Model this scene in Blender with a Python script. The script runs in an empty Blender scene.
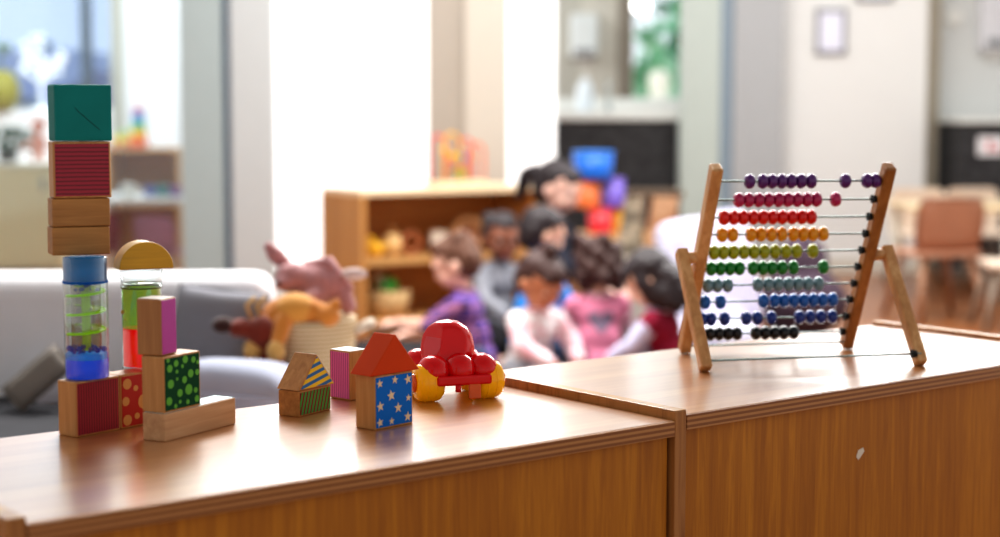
import bpy, bmesh, math, random
from mathutils import Vector, Matrix, Euler, noise
random.seed(7)
C = bpy.context.scene.collection
PI = math.pi
R = math.radians

# ------------------------------------------------------------------ camera model
F = 1650.0; HY = 115.0; PITCH = math.atan((268.5-HY)/F); EYE = 0.95
cp, sp = math.cos(PITCH), math.sin(PITCH)
TZ = 0.60      # top of the left cabinet
TZ2 = 0.605    # top of the right cabinet
def ray(px, py):
    u = (px-500)/F; v = (268.5-py)/F
    return Vector((u, cp+v*sp, -sp+v*cp))
def W(px, py, Y):
    d = ray(px, py); return Vector((0,0,EYE)) + d*(Y/d.y)
def G(px, py, z):
    d = ray(px, py); return Vector((0,0,EYE)) + d*((z-EYE)/d.z)
def PX(px, z, Y):
    zc = Y*cp+(EYE-z)*sp
    return Vector(((px-500)/F*zc, Y, z))
def proj(p):
    zc = p.y*cp+(EYE-p.z)*sp
    yc = p.y*sp+(p.z-EYE)*cp
    return 500+F*p.x/zc, 268.5-F*yc/zc
def ZY(py, Y):
    return W(500, py, Y).z
def XY(px, Y, z=0.7):
    return PX(px, z, Y).x

# ------------------------------------------------------------------ materials
def lin(c):
    if isinstance(c, str):
        c = c.lstrip('#'); c = [int(c[i:i+2],16)/255 for i in (0,2,4)]
    return tuple((x/12.92 if x <= .04045 else ((x+.055)/1.055)**2.4) for x in c)+(1,)
def nodes(name):
    m = bpy.data.materials.new(name); m.use_nodes = True
    nt = m.node_tree; return m, nt, nt.nodes['Principled BSDF']
def bump(nt, b, src, strength=.1, dist=.002):
    bp = nt.nodes.new('ShaderNodeBump'); bp.inputs['Strength'].default_value = strength; bp.inputs['Distance'].default_value = dist
    nt.links.new(src, bp.inputs['Height']); nt.links.new(bp.outputs[0], b.inputs['Normal'])
def ramp(nt, src, stops):
    r = nt.nodes.new('ShaderNodeValToRGB'); e = r.color_ramp.elements
    while len(e) < len(stops): e.new(.5)
    for i, (p, c) in enumerate(stops): e[i].position = p; e[i].color = lin(c)
    nt.links.new(src, r.inputs[0]); return r.outputs[0]
def coords(nt, scale=(1,1,1), rot=(0,0,0)):
    t = nt.nodes.new('ShaderNodeTexCoord'); mp = nt.nodes.new('ShaderNodeMapping')
    mp.inputs['Scale'].default_value = scale; mp.inputs['Rotation'].default_value = rot
    nt.links.new(t.outputs['Object'], mp.inputs[0]); return mp.outputs[0]
def noi(nt, vec, scale=5, detail=4, rough=.5, dist=0):
    n = nt.nodes.new('ShaderNodeTexNoise'); n.inputs['Scale'].default_value = scale
    n.inputs['Detail'].default_value = detail; n.inputs['Roughness'].default_value = rough
    n.inputs['Distortion'].default_value = dist; nt.links.new(vec, n.inputs['Vector']); return n.outputs[0]
_mc = {}
def mat(name, col, rough=.5, metal=0, coat=0, emit=0, trans=0, ior=1.45, alpha=1, var=.06, spec=.5, sheen=0, bmp=0, bscale=60):
    if name in _mc: return _mc[name]
    m, nt, b = nodes(name)
    c = lin(col)
    if var and not trans:
        v = noi(nt, coords(nt), 14, 4)
        k = nt.nodes.new('ShaderNodeMixRGB'); k.inputs[1].default_value = tuple(x*(1-var*1.5) for x in c[:3])+(1,)
        k.inputs[2].default_value = tuple(min(1,x*(1+var)) for x in c[:3])+(1,)
        nt.links.new(v, k.inputs[0]); nt.links.new(k.outputs[0], b.inputs['Base Color'])
    else: b.inputs['Base Color'].default_value = c
    b.inputs['Roughness'].default_value = rough; b.inputs['Metallic'].default_value = metal
    b.inputs['Coat Weight'].default_value = coat; b.inputs['Coat Roughness'].default_value = .08
    b.inputs['Specular IOR Level'].default_value = spec
    b.inputs['Sheen Weight'].default_value = sheen
    b.inputs['IOR'].default_value = ior; b.inputs['Transmission Weight'].default_value = trans
    b.inputs['Alpha'].default_value = alpha
    if emit: b.inputs['Emission Color'].default_value = c; b.inputs['Emission Strength'].default_value = emit
    if bmp: bump(nt, b, noi(nt, coords(nt), bscale, 3), bmp, .003)
    _mc[name] = m; return m
def wood(name, c1, c2, axis='x', rough=.45, fine=90, coat=0, bmp=.06, c3=None):
    if name in _mc: return _mc[name]
    m, nt, b = nodes(name)
    k = .06
    sc = {'x':(k,1,1),'y':(1,k,1),'z':(1,1,k)}[axis]
    vec = coords(nt, sc)
    n1 = noi(nt, vec, fine, 5, .62, .6)
    n2 = noi(nt, vec, fine*.22, 3, .5, 1.2)
    mx = nt.nodes.new('ShaderNodeMath'); mx.operation = 'ADD'; nt.links.new(n1, mx.inputs[0]); nt.links.new(n2, mx.inputs[1])
    hf = nt.nodes.new('ShaderNodeMath'); hf.operation = 'MULTIPLY'; hf.inputs[1].default_value = .5; nt.links.new(mx.outputs[0], hf.inputs[0])
    nt.links.new(ramp(nt, hf.outputs[0], [(.34,c1),(.5,c3 or c2),(.64,c2)]), b.inputs['Base Color'])
    b.inputs['Roughness'].default_value = rough; b.inputs['Coat Weight'].default_value = coat; b.inputs['Coat Roughness'].default_value = .12
    if bmp: bump(nt, b, hf.outputs[0], bmp, .001)
    _mc[name] = m; return m
def stripes(name, ca, cb, period, duty=.5, direction=(1,0,0), rough=.5, wob=0):
    """bands across one object axis direction"""
    if name in _mc: return _mc[name]
    m, nt, b = nodes(name)
    vec = coords(nt)
    dt = nt.nodes.new('ShaderNodeVectorMath'); dt.operation = 'DOT_PRODUCT'; dt.inputs[1].default_value = Vector(direction).normalized()
    nt.links.new(vec, dt.inputs[0]); src = dt.outputs['Value']
    if wob:
        w = nt.nodes.new('ShaderNodeMath'); w.operation='MULTIPLY_ADD'; w.inputs[1].default_value = wob
        nt.links.new(noi(nt, vec, 60, 2), w.inputs[0]); nt.links.new(src, w.inputs[2]); src = w.outputs[0]
    pp = nt.nodes.new('ShaderNodeMath'); pp.operation = 'MULTIPLY'; pp.inputs[1].default_value = 1/period; nt.links.new(src, pp.inputs[0])
    fr = nt.nodes.new('ShaderNodeMath'); fr.operation = 'FRACT'; nt.links.new(pp.outputs[0], fr.inputs[0])
    r = ramp(nt, fr.outputs[0], [(0,ca),(max(.01,duty-.06),ca),(duty+.04,cb),(.97,cb),(1,ca)])
    nt.links.new(r, b.inputs['Base Color']); b.inputs['Roughness'].default_value = rough
    _mc[name] = m; return m
def plaid(name, base, c1, c2, period=.05):
    if name in _mc: return _mc[name]
    m, nt, b = nodes(name); vec = coords(nt)
    sx = nt.nodes.new('ShaderNodeSeparateXYZ'); nt.links.new(vec, sx.inputs[0])
    prev = None
    cur = nt.nodes.new('ShaderNodeRGB'); cur.outputs[0].default_value = lin(base); prev = cur.outputs[0]
    for ax, col, ph, wd in ((0,c1,0,.3),(2,c1,.2,.3),(1,c1,0,.3),(0,c2,.55,.12),(2,c2,.7,.12)):
        a = nt.nodes.new('ShaderNodeMath'); a.operation='MULTIPLY_ADD'; a.inputs[1].default_value=1/period; a.inputs[2].default_value=ph
        nt.links.new(sx.outputs[ax], a.inputs[0])
        f = nt.nodes.new('ShaderNodeMath'); f.operation='FRACT'; nt.links.new(a.outputs[0], f.inputs[0])
        l = nt.nodes.new('ShaderNodeMath'); l.operation='LESS_THAN'; l.inputs[1].default_value=wd; nt.links.new(f.outputs[0], l.inputs[0])
        h = nt.nodes.new('ShaderNodeMath'); h.operation='MULTIPLY'; h.inputs[1].default_value=.6; nt.links.new(l.outputs[0], h.inputs[0])
        k = nt.nodes.new('ShaderNodeMixRGB'); nt.links.new(h.outputs[0], k.inputs[0]); nt.links.new(prev, k.inputs[1]); k.inputs[2].default_value = lin(col); prev = k.outputs[0]
    nt.links.new(prev, b.inputs['Base Color']); b.inputs['Roughness'].default_value=.85
    _mc[name]=m; return m
def blotch(name, ca, cb, scale=30, thr=.55, rough=.8, cc=None):
    if name in _mc: return _mc[name]
    m, nt, b = nodes(name)
    n = noi(nt, coords(nt), scale, 2)
    st = [(0,ca),(thr-.03,ca),(thr+.03,cb),(1,cc or cb)]
    nt.links.new(ramp(nt, n, st), b.inputs['Base Color']); b.inputs['Roughness'].default_value=rough
    _mc[name]=m; return m
def pane_mat(name='window_glass', tint='#f4fbff', k=.1):
    if name in _mc: return _mc[name]
    m, nt, b = nodes(name)
    tr = nt.nodes.new('ShaderNodeBsdfTransparent'); tr.inputs[0].default_value = lin(tint)
    gl = nt.nodes.new('ShaderNodeBsdfGlossy'); gl.inputs['Roughness'].default_value = .02
    mx = nt.nodes.new('ShaderNodeMixShader'); mx.inputs[0].default_value = k
    nt.links.new(tr.outputs[0], mx.inputs[1]); nt.links.new(gl.outputs[0], mx.inputs[2])
    nt.links.new(mx.outputs[0], nt.nodes['Material Output'].inputs['Surface'])
    _mc[name]=m; return m
def clear_tube(name, tint='#eef4f4', k=.12):
    if name in _mc: return _mc[name]
    m, nt, b = nodes(name)
    tr = nt.nodes.new('ShaderNodeBsdfTransparent'); tr.inputs[0].default_value = lin(tint)
    gl = nt.nodes.new('ShaderNodeBsdfGlossy'); gl.inputs['Roughness'].default_value = .04
    lw = nt.nodes.new('ShaderNodeLayerWeight'); lw.inputs[0].default_value = .35
    ml = nt.nodes.new('ShaderNodeMath'); ml.operation='MULTIPLY_ADD'; ml.inputs[1].default_value=.5; ml.inputs[2].default_value=k*.5
    nt.links.new(lw.outputs['Facing'], ml.inputs[0])
    mx = nt.nodes.new('ShaderNodeMixShader'); nt.links.new(ml.outputs[0], mx.inputs[0])
    nt.links.new(tr.outputs[0], mx.inputs[1]); nt.links.new(gl.outputs[0], mx.inputs[2])
    nt.links.new(mx.outputs[0], nt.nodes['Material Output'].inputs['Surface'])
    _mc[name]=m; return m
def liquid(name, col, glow=.25, tr=.55):
    """tinted see-through liquid"""
    if name in _mc: return _mc[name]
    m, nt, b = nodes(name); c = lin(col)
    b.inputs['Base Color'].default_value = tuple(x*.35 for x in c[:3])+(1,); b.inputs['Roughness'].default_value=.06; b.inputs['Specular IOR Level'].default_value=.35
    tn = nt.nodes.new('ShaderNodeBsdfTransparent'); tn.inputs[0].default_value = tuple(x**.6 for x in c[:3])+(1,)
    tl = nt.nodes.new('ShaderNodeBsdfTranslucent'); tl.inputs[0].default_value = c
    a1 = nt.nodes.new('ShaderNodeMixShader'); a1.inputs[0].default_value=.5
    nt.links.new(b.outputs[0], a1.inputs[1]); nt.links.new(tl.outputs[0], a1.inputs[2])
    a2 = nt.nodes.new('ShaderNodeMixShader'); a2.inputs[0].default_value=tr
    nt.links.new(a1.outputs[0], a2.inputs[1]); nt.links.new(tn.outputs[0], a2.inputs[2])
    b.inputs['Emission Color'].default_value=c; b.inputs['Emission Strength'].default_value=glow  # emission stands in for light shining through the liquid
    nt.links.new(a2.outputs[0], nt.nodes['Material Output'].inputs['Surface'])
    _mc[name]=m; return m

# ------------------------------------------------------------------ mesh builder
class MB:
    def __init__(s): s.bm = bmesh.new()
    def _add(s, t, M=None, mi=0, smooth=False):
        if M is not None: bmesh.ops.transform(t, matrix=M, verts=t.verts)
        for f in t.faces: f.material_index = mi; f.smooth = smooth
        me = bpy.data.meshes.new('t'); t.to_mesh(me); t.free(); s.bm.from_mesh(me); bpy.data.meshes.remove(me); return s
    def box(s, lo, hi, bev=0, mi=0, M=None, seg=2):
        lo, hi = Vector(lo), Vector(hi); t = bmesh.new()
        bmesh.ops.create_cube(t, size=1, matrix=Matrix.Translation((lo+hi)/2) @ Matrix.Diagonal(((hi-lo).x,(hi-lo).y,(hi-lo).z,1)))
        if bev: bmesh.ops.bevel(t, geom=t.edges[:], offset=bev, segments=seg, profile=.5, affect='EDGES', clamp_overlap=True)
        return s._add(t, M, mi)
    def prism(s, poly, y0, y1, bev=0, mi=0, M=None, smooth=False):
        """poly in (x,z), extruded along y"""
        t = bmesh.new(); vs = [t.verts.new((x,y0,z)) for x,z in poly]; f = t.faces.new(vs)
        e = bmesh.ops.extrude_face_region(t, geom=[f]); v2 = [v for v in e['geom'] if isinstance(v, bmesh.types.BMVert)]
        bmesh.ops.translate(t, verts=v2, vec=(0,y1-y0,0)); bmesh.ops.recalc_face_normals(t, faces=t.faces)
        if bev: bmesh.ops.bevel(t, geom=t.edges[:], offset=bev, segments=2, profile=.5, affect='EDGES', clamp_overlap=True)
        return s._add(t, M, mi, smooth)
    def cyl(s, p, q, r, r2=None, n=24, mi=0, smooth=True, caps=True, M=None):
        p, q = Vector(p), Vector(q); t = bmesh.new(); L = (q-p).length
        bmesh.ops.create_cone(t, cap_ends=caps, segments=n, radius1=r, radius2=r if r2 is None else r2, depth=L)
        rot = (q-p).to_track_quat('Z','Y').to_matrix().to_4x4()
        T = Matrix.Translation((p+q)/2) @ rot
        if M is not None: T = M @ T
        for f in t.faces: f.smooth = smooth and len(f.verts) == 4
        bmesh.ops.transform(t, matrix=T, verts=t.verts)
        for f in t.faces: f.material_index = mi
        me = bpy.data.meshes.new('t'); t.to_mesh(me); t.free(); s.bm.from_mesh(me); bpy.data.meshes.remove(me); return s
    def ell(s, c, r, rot=None, mi=0, sub=3, M=None):
        t = bmesh.new(); bmesh.ops.create_icosphere(t, subdivisions=sub, radius=1)
        if not hasattr(r, '__len__'): r = (r,r,r)
        T = Matrix.Translation(c) @ (rot.to_4x4() if rot is not None else Matrix()) @ Matrix.Diagonal((r[0],r[1],r[2],1))
        if M is not None: T = M @ T
        return s._add(t, T, mi, True)
    def cap(s, p, r, q, r2, sub=2):
        """tapered capsule as a string of spheres joined by cones"""
        p, q = Vector(p), Vector(q)
        s.ell(p, r, sub=sub); s.ell(q, r2, sub=sub)
        if (q-p).length > 1e-4: s.cyl(p, q, r, r2, n=14)
        return s
    def lathe(s, prof, n=40, mi=0, M=None, smooth=True, closed=False):
        t = bmesh.new(); rings = []
        for r, z in prof:
            rings.append([t.verts.new((r*math.cos(2*PI*i/n), r*math.sin(2*PI*i/n), z)) for i in range(n)] if r > 1e-6 else [t.verts.new((0,0,z))])
        for a, b in zip(rings, rings[1:]):
            for i in range(n):
                j = (i+1)%n
                vs = [a[i%len(a)], a[j%len(a)], b[j%len(b)], b[i%len(b)]]
                u = []
                for v in vs:
                    if v not in u: u.append(v)
                if len(u) > 2:
                    try: t.faces.new(u)
                    except ValueError: pass
        bmesh.ops.recalc_face_normals(t, faces=t.faces)
        return s._add(t, M, mi, smooth)
    def tube(s, pts, r, n=8, mi=0, closed=False, M=None):
        pts = [Vector(p) for p in pts]; t = bmesh.new(); rings = []; N = len(pts)
        up = Vector((0,0,1)); prevx = None
        for i, p in enumerate(pts):
            a = pts[(i-1)%N] if (closed or i) else p; b = pts[(i+1)%N] if (closed or i < N-1) else p
            d = (b-a).normalized()
            x = prevx if prevx is not None else (d.orthogonal().normalized())
            x = (x - d*x.dot(d)); x = x.normalized() if x.length > 1e-6 else d.orthogonal().normalized(); prevx = x
            y = d.cross(x); rr = r[i] if hasattr(r,'__len__') else r
            rings.append([t.verts.new(p + x*rr*math.cos(2*PI*k/n) + y*rr*math.sin(2*PI*k/n)) for k in range(n)])
        m = N if closed else N-1
        for i in range(m):
            a, b = rings[i], rings[(i+1)%N]
            for k in range(n): t.faces.new([a[k], a[(k+1)%n], b[(k+1)%n], b[k]])
        if not closed: t.faces.new(rings[0][::-1]); t.faces.new(rings[-1])
        bmesh.ops.recalc_face_normals(t, faces=t.faces)
        return s._add(t, M, mi, True)
    def flat(s, poly3, mi=0):
        vs = [s.bm.verts.new(p) for p in poly3]; f = s.bm.faces.new(vs); f.material_index = mi; return s
    def build(s, name, m, parent=None, M=None):
        if M is not None: bmesh.ops.transform(s.bm, matrix=M, verts=s.bm.verts)
        me = bpy.data.meshes.new(name); s.bm.to_mesh(me); s.bm.free()
        for x in (m if isinstance(m, (list,tuple)) else [m]): me.materials.append(x)
        o = bpy.data.objects.new(name, me); C.objects.link(o)
        if parent is not None: o.parent = parent
        return o
    def remesh(s, name, m, parent=None, voxel=.006, smooth=6, disp=0, dscale=40):
        o = s.build(name, m)
        r = o.modifiers.new('r','REMESH'); r.mode='VOXEL'; r.voxel_size=voxel; r.use_smooth_shade=True
        if smooth: k = o.modifiers.new('s','SMOOTH'); k.iterations=smooth; k.factor=.5
        dg = bpy.context.evaluated_depsgraph_get(); dg.update()
        me = bpy.data.meshes.new_from_object(o.evaluated_get(dg)); old = o.data
        o.modifiers.clear(); o.data = me; bpy.data.meshes.remove(old); me.name = name
        if disp:
            for v in me.vertices:
                n = noise.noise(Vector((v.co.x*dscale, v.co.y*dscale, v.co.z*dscale*.35)))
                v.co += v.normal*n*disp
        for p in me.polygons: p.use_smooth = True
        if parent is not None: o.parent = parent
        return o

def tag(o, label=None, cat=None, group=None, kind=None):
    if label: o['label'] = label
    if cat: o['category'] = cat
    if group: o['group'] = group
    if kind: o['kind'] = kind
    return o
def thing(name, label, cat, loc=(0,0,0), rz=0, group=None):
    o = bpy.data.objects.new(name, None); C.objects.link(o); o.empty_display_size=.05
    o.location = loc; o.rotation_euler = (0,0,rz); return tag(o, label, cat, group)
def struct(mb, name, m, label=None):
    o = mb.build(name, m); return tag(o, label, None, None, 'structure')
def dup(root, loc=None, rz=None, label=None, group=None):
    r = root.copy(); C.objects.link(r)
    if loc is not None: r.location = loc
    if rz is not None: r.rotation_euler = (0,0,rz)
    if label: r['label'] = label
    if group: r['group'] = group
    for ch in list(root.children):
        c = ch.copy(); C.objects.link(c); c.parent = r
        for g in list(ch.children):
            d = g.copy(); C.objects.link(d); d.parent = c
    return r
def arc(cx, cz, r, a0, a1, n=24): return [(cx+r*math.cos(a0+(a1-a0)*i/n), cz+r*math.sin(a0+(a1-a0)*i/n)) for i in range(n+1)]
WORLD=(.58,1.12,.32)
# ------------------------------------------------------------------ camera, world, lights
cam = bpy.data.objects.new('camera', bpy.data.cameras.new('camera')); C.objects.link(cam)
cam.location = (0,0,EYE); cam.rotation_euler = (PI/2-PITCH,0,0)
cam.data.lens = F*36/1000; cam.data.sensor_width = 36; cam.data.clip_start=.05; cam.data.clip_end=200
cam.data.dof.use_dof = True; cam.data.dof.focus_distance = 1.98; cam.data.dof.aperture_fstop = 2.75
bpy.context.scene.camera = cam
w = bpy.data.worlds.new('world'); bpy.context.scene.world = w; w.use_nodes = True
nt = w.node_tree; bg = nt.nodes['Background']; bg.inputs[0].default_value = (1,.985,.96,1)
_tc = nt.nodes.new('ShaderNodeTexCoord'); _sx = nt.nodes.new('ShaderNodeSeparateXYZ'); _mr = nt.nodes.new('ShaderNodeMapRange')
nt.links.new(_tc.outputs['Generated'], _sx.inputs[0]); nt.links.new(_sx.outputs[1], _mr.inputs[0])
_mr.inputs[1].default_value=-.6; _mr.inputs[2].default_value=.7; _mr.inputs[3].default_value=WORLD[0]; _mr.inputs[4].default_value=WORLD[1]
_mz = nt.nodes.new('ShaderNodeMapRange'); nt.links.new(_sx.outputs[2], _mz.inputs[0])
_mz.inputs[1].default_value=.1; _mz.inputs[2].default_value=.9; _mz.inputs[3].default_value=1; _mz.inputs[4].default_value=WORLD[2]
_mm = nt.nodes.new('ShaderNodeMath'); _mm.operation='MULTIPLY'; nt.links.new(_mr.outputs[0], _mm.inputs[0]); nt.links.new(_mz.outputs[0], _mm.inputs[1])
nt.links.new(_mm.outputs[0], bg.inputs[1])
def area(name, loc, tgt, size, e, col=(1,1,1), sy=None):
    l = bpy.data.lights.new(name,'AREA'); l.energy=e; l.color=col; l.size=size
    if sy: l.shape='RECTANGLE'; l.size_y=sy
    o = bpy.data.objects.new(name, l); C.objects.link(o); o.location=loc
    o.rotation_euler = (Vector(tgt)-Vector(loc)).to_track_quat('-Z','Y').to_euler(); return o
area('rim_backlight', (-.6,5.0,2.9), (.1,2.0,.6), 1.6, 130, (1,.98,.95))  # unseen area light added behind the blocks for rims and table glare
area('group_fill', (.3,6.2,3.2), (.3,7.2,0), 3.0, 120, (1,.98,.95), 3.0)  # added fill over the children and the back walls
area('shelf_fill', (-.5,5.2,2.4), (0,7.2,.3), 1.2, 26, (1,.96,.9))  # added warm fill that brightens the inside of the toy shelf
area('chair_corner_fill', (2.2,7.4,2.8), (2.4,8.6,.3), 1.4, 22, (.97,.99,1))  # added fill for the far wall and the small chairs
area('table_glare_light', (1.9,6.6,2.5), (.6,2.3,.6), 1.5, 95, (1,.99,.97))  # unseen light added to put pale glare on the right cabinet top
area('glass_room_fill', (-2.6,10.6,3.0), (-2.6,12.0,.4), 3.0, 170, (.97,.98,1))  # added fill brightening the space behind the glass
vs = bpy.context.scene.view_settings; vs.view_transform='Standard'; vs.look='Medium High Contrast'; vs.exposure=.15; vs.gamma=1

# ------------------------------------------------------------------ shared materials
M_top = wood('laminate_top','#a2683a','#c48e58','x',rough=.35,fine=60,coat=1,bmp=.008,c3='#b47a46'); M_top.node_tree.nodes['Principled BSDF'].inputs['Coat IOR'].default_value=1.9; M_top.node_tree.nodes['Principled BSDF'].inputs['Coat Roughness'].default_value=.18
M_front = wood('veneer_front','#a25f08','#c88218','z',rough=.5,fine=150,coat=0,bmp=.03,c3='#b5700f')
M_ply = wood('plywood_side','#8a5224','#b37a42','z',rough=.45,fine=120)
M_edge = stripes('plywood_edge','#8c5528','#bb834e',.0062,.5,(0,0,1),.4)
M_lip = wood('lip_top','#a06a3c','#cf9c68','x',rough=.25,fine=80,coat=.3)
M_bw = wood('block_wood','#a8713c','#cf9c62','z',rough=.5,fine=130,c3='#be8850')
M_bwd = wood('block_wood_dark','#8f5e2c','#bf8a4c','x',rough=.55,fine=130,c3='#a9753c')
M_bwp = wood('block_wood_pale','#b3825a','#d9b088','x',rough=.5,fine=110,c3='#c79a70')
M_bwe = wood('block_end_pale','#d8b58c','#eed6b4','x',rough=.5,fine=110)
M_ab = wood('abacus_wood','#b27c4a','#dcae7a','z',rough=.4,fine=100,coat=.1,c3='#c8945e')
M_abd = wood('abacus_wood_dark','#8a5628','#b07840','z',rough=.4,fine=100,coat=.1,c3='#9d6632')
M_white = mat('white_paint','#e6e4df',.7,var=.02)
M_rubber = mat('black_rubber','#10100f',.6)

# ------------------------------------------------------------------ the two cabinets
YAW = .67
def cabinet(u0, u1, v0, v1, zt, lip, label, mark=False, left_lip=True, right_lip=True):
    t = thing('storage_cabinet', label, 'cabinet', (math.cos(YAW)*u0-math.sin(YAW)*v0, math.sin(YAW)*u0+math.cos(YAW)*v0, 0), YAW)
    L, D, s = u1-u0, v1-v0, .018
    x0 = s if left_lip else 0; x1 = L-s if right_lip else L
    g = .0012
    MB().box((x0+g,.003,zt-.018),(x1-g,D,zt),.0008).build('top_panel', M_top, t)
    MB().box((x0+g,0,zt-.0185),(x1-g,.003,zt-.0008),.0006).build('edge_band', M_edge, t)
    if left_lip: 
        o = MB().box((0,0,0),(s,D,zt+lip-.001),.001).build('side_panel', M_ply, t); MB().box((.0005,.0005,zt+lip-.001),(s-.0005,D,zt+lip),.0004).build('edge_band', M_lip, o)
    if right_lip:
        o = MB().box((L-s,0,0),(L,D,zt+lip-.001),.001).build('side_panel', M_ply, t); MB().box((L-s+.0005,.0005,zt+lip-.001),(L-.0005,D,zt+lip),.0004).build('edge_band', M_lip, o)
    pn = MB().box((x0+.004,.010,.02),(x1-.004,.018,zt-.0187),0).build('front_panel', M_front, t)
    MB().box((x0,.02,.0),(x1,D-.01,.02)).build('bottom_panel', M_ply, t)
    MB().box((x0,D-.012,.02),(x1,D-.002,zt-.019)).build('rear_panel', M_front, t)
    if mark: return t, pn
    return t, pn
cabL,_ = cabinet(1.505*.35, 3.775*.35, 3.835*.35, 4.93*.35, TZ, .007, 'low wooden storage cabinet on the left carrying the block tower and toy car', right_lip=False)
cabR,pnR = cabinet(3.775*.35+.001, 6.23*.35, 3.84*.35, 4.97*.35, TZ2, .006, 'low wooden storage cabinet on the right carrying the bead abacus')
# pale chip of paint on the right cabinet's front
def cab_local(p):
    o = cabR.location; d = Vector(p)-o; return Vector((d.x*math.cos(YAW)+d.y*math.sin(YAW), -d.x*math.sin(YAW)+d.y*math.cos(YAW), d.z))
def hit_front(px, py):
    d = ray(px,py); o = Vector((0,0,EYE)); n = Vector((-math.sin(YAW), math.cos(YAW), 0)); q = cabR.location + n*.010
    return o + d*((q-o).dot(n)/d.dot(n))
ch = [cab_local(hit_front(x,y))-Vector((0,.0006,0)) for x,y in ((856,457),(858,450),(863,447.5),(864,451),(861,456),(858,460))]
mb = MB(); mb.prism([(p.x,p.z) for p in ch], ch[0].y, ch[0].y+.0008)
o = mb.build('paint_chip', mat('chip_white','#e8dccb',.6), cabR); o['label']='small white paint chip'

# ------------------------------------------------------------------ building blocks
U = .061; H_ = .0305
def frame(C0, rpx, L, amin=0, amax=85):
    best = None
    for i in range(0, 1701):
        a = R(amin+(amax-amin)*i/1700); p = C0+Vector((math.cos(a),math.sin(a),0))*L; e = abs(proj(p)[0]-rpx)
        if best is None or e < best[0]: best = (e,a)
    return best[1]
def circle_poly(cx, cz, r, n=18): return [(cx+r*math.cos(2*PI*i/n), cz+r*math.sin(2*PI*i/n)) for i in range(n)]
def star_poly(cx, cz, r, rot=0): return [(cx+(r if i%2==0 else r*.42)*math.cos(rot+PI/2+i*PI/5), cz+(r if i%2==0 else r*.42)*math.sin(rot+PI/2+i*PI/5)) for i in range(10)]
def clip_poly(poly, x0, x1, z0, z1): return [(min(max(x,x0),x1), min(max(z,z0),z1)) for x,z in poly]
def block(name, label, C0, a, L, D, H, m, group=None, face=None, faces=None, shapes=(), m2=None, bev=.0014, top=None):
    t = thing(name, label, 'toy block', C0, a, group)
    MB().box((0,0,0),(L,D,H),bev).build('wooden_body', m, t)
    if face:
        e = .0022; mb = MB().box((e,-.0006,e),(L-e,.001,H-e),.0002)
        for sh in shapes: 
            sh = clip_poly(sh, e+.0003, L-e-.0003, e+.0003, H-e-.0003); mb.prism(sh, -.0009, -.0004, mi=1)
        mb.build('printed_face', [face]+([m2] if m2 else []), t)
    if top: MB().box((.0015,.0015,H-.001),(L-.0015,D-.0015,H+.0005),.0002).build('painted_top', top, t)
    return t

# base blocks of the tower
M_redstripe = stripes('red_ribbed_v','#5e1020','#a81f38',.0034,.42,(1,0,0),.45)
M_redstripe_h = stripes('red_ribbed_h','#6a0f22','#a21e36',.0046,.35,(0,0,1),.45,wob=.0012)
C0 = G(76.5,438,TZ); a0 = frame(C0, 120.5, U)
dirx = Vector((math.cos(a0),math.sin(a0),0)); diry = Vector((-math.sin(a0),math.cos(a0),0))
block('striped_block','red ribbed block under the blue liquid timer', C0, a0, U, H_, U, M_bw, face=M_redstripe)
random.seed(3)
dots = [circle_poly(x*U,z*U,r*U) for x,z,r in ((.16,.82,.10),(.36,.72,.055),(.12,.5,.085),(.55,.45,.14),(.15,.15,.10),(.38,.2,.06),(.75,.8,.12),(.8,.2,.1),(.62,.1,.05))]
block('dotted_block','red block with tan dots under the green and red liquid timer', C0+dirx*(U+.0006), a0, U, H_, U, M_bw, face=mat('red_print','#b01c14',.45), m2=mat('tan_dot','#cf9a58',.5), shapes=dots)
# blue liquid timer
def timer_loc(cpx, z):
    # point on the centre line of the base blocks seen at cpx
    best=None
    for i in range(-200,1600):
        p = C0+dirx*(U*i/1000*1.5)+diry*(H_/2)+Vector((0,0,z-C0.z)); e=abs(proj(p)[0]-cpx)
        if best is None or e<best[0]: best=(e,p)
    return best[1]
P1 = timer_loc(87.5, TZ+U+.0008); RT=.0240; HT=.1335
t = thing('liquid_timer','tall clear cylinder with blue ends and a green spiral inside', 'liquid timer', P1, 0)
MB().lathe([(RT-.0008,.0),(RT,.001),(RT,HT-.001),(RT-.0008,HT)],56).build('clear_tube', clear_tube('timer_tube'), t)
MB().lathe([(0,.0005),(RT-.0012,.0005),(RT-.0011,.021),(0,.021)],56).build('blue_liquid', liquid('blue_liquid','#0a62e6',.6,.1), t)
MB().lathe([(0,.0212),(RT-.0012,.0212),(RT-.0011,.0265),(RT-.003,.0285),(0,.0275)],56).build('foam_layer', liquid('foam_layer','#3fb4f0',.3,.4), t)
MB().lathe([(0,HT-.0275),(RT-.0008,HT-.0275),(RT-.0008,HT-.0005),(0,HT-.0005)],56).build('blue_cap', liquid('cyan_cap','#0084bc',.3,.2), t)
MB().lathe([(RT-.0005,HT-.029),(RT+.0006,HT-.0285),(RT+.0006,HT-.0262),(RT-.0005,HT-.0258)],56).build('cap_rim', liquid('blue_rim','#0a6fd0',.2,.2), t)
MB().lathe([(RT*.66,.030),(RT*.68,.031),(RT*.68,HT-.031),(RT*.66,HT-.030)],40).build('refraction_tube', clear_tube('inner_clear','#d8cfc8',.3), t)  # extra tube added to imitate refraction streaks inside the timer
MB().lathe([(0,.0008),(RT*.66,.0008),(RT*.66,.006),(0,.006)],40).build('base_disc', mat('navy_disc','#03208c',.2), t)
m = MB()
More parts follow.
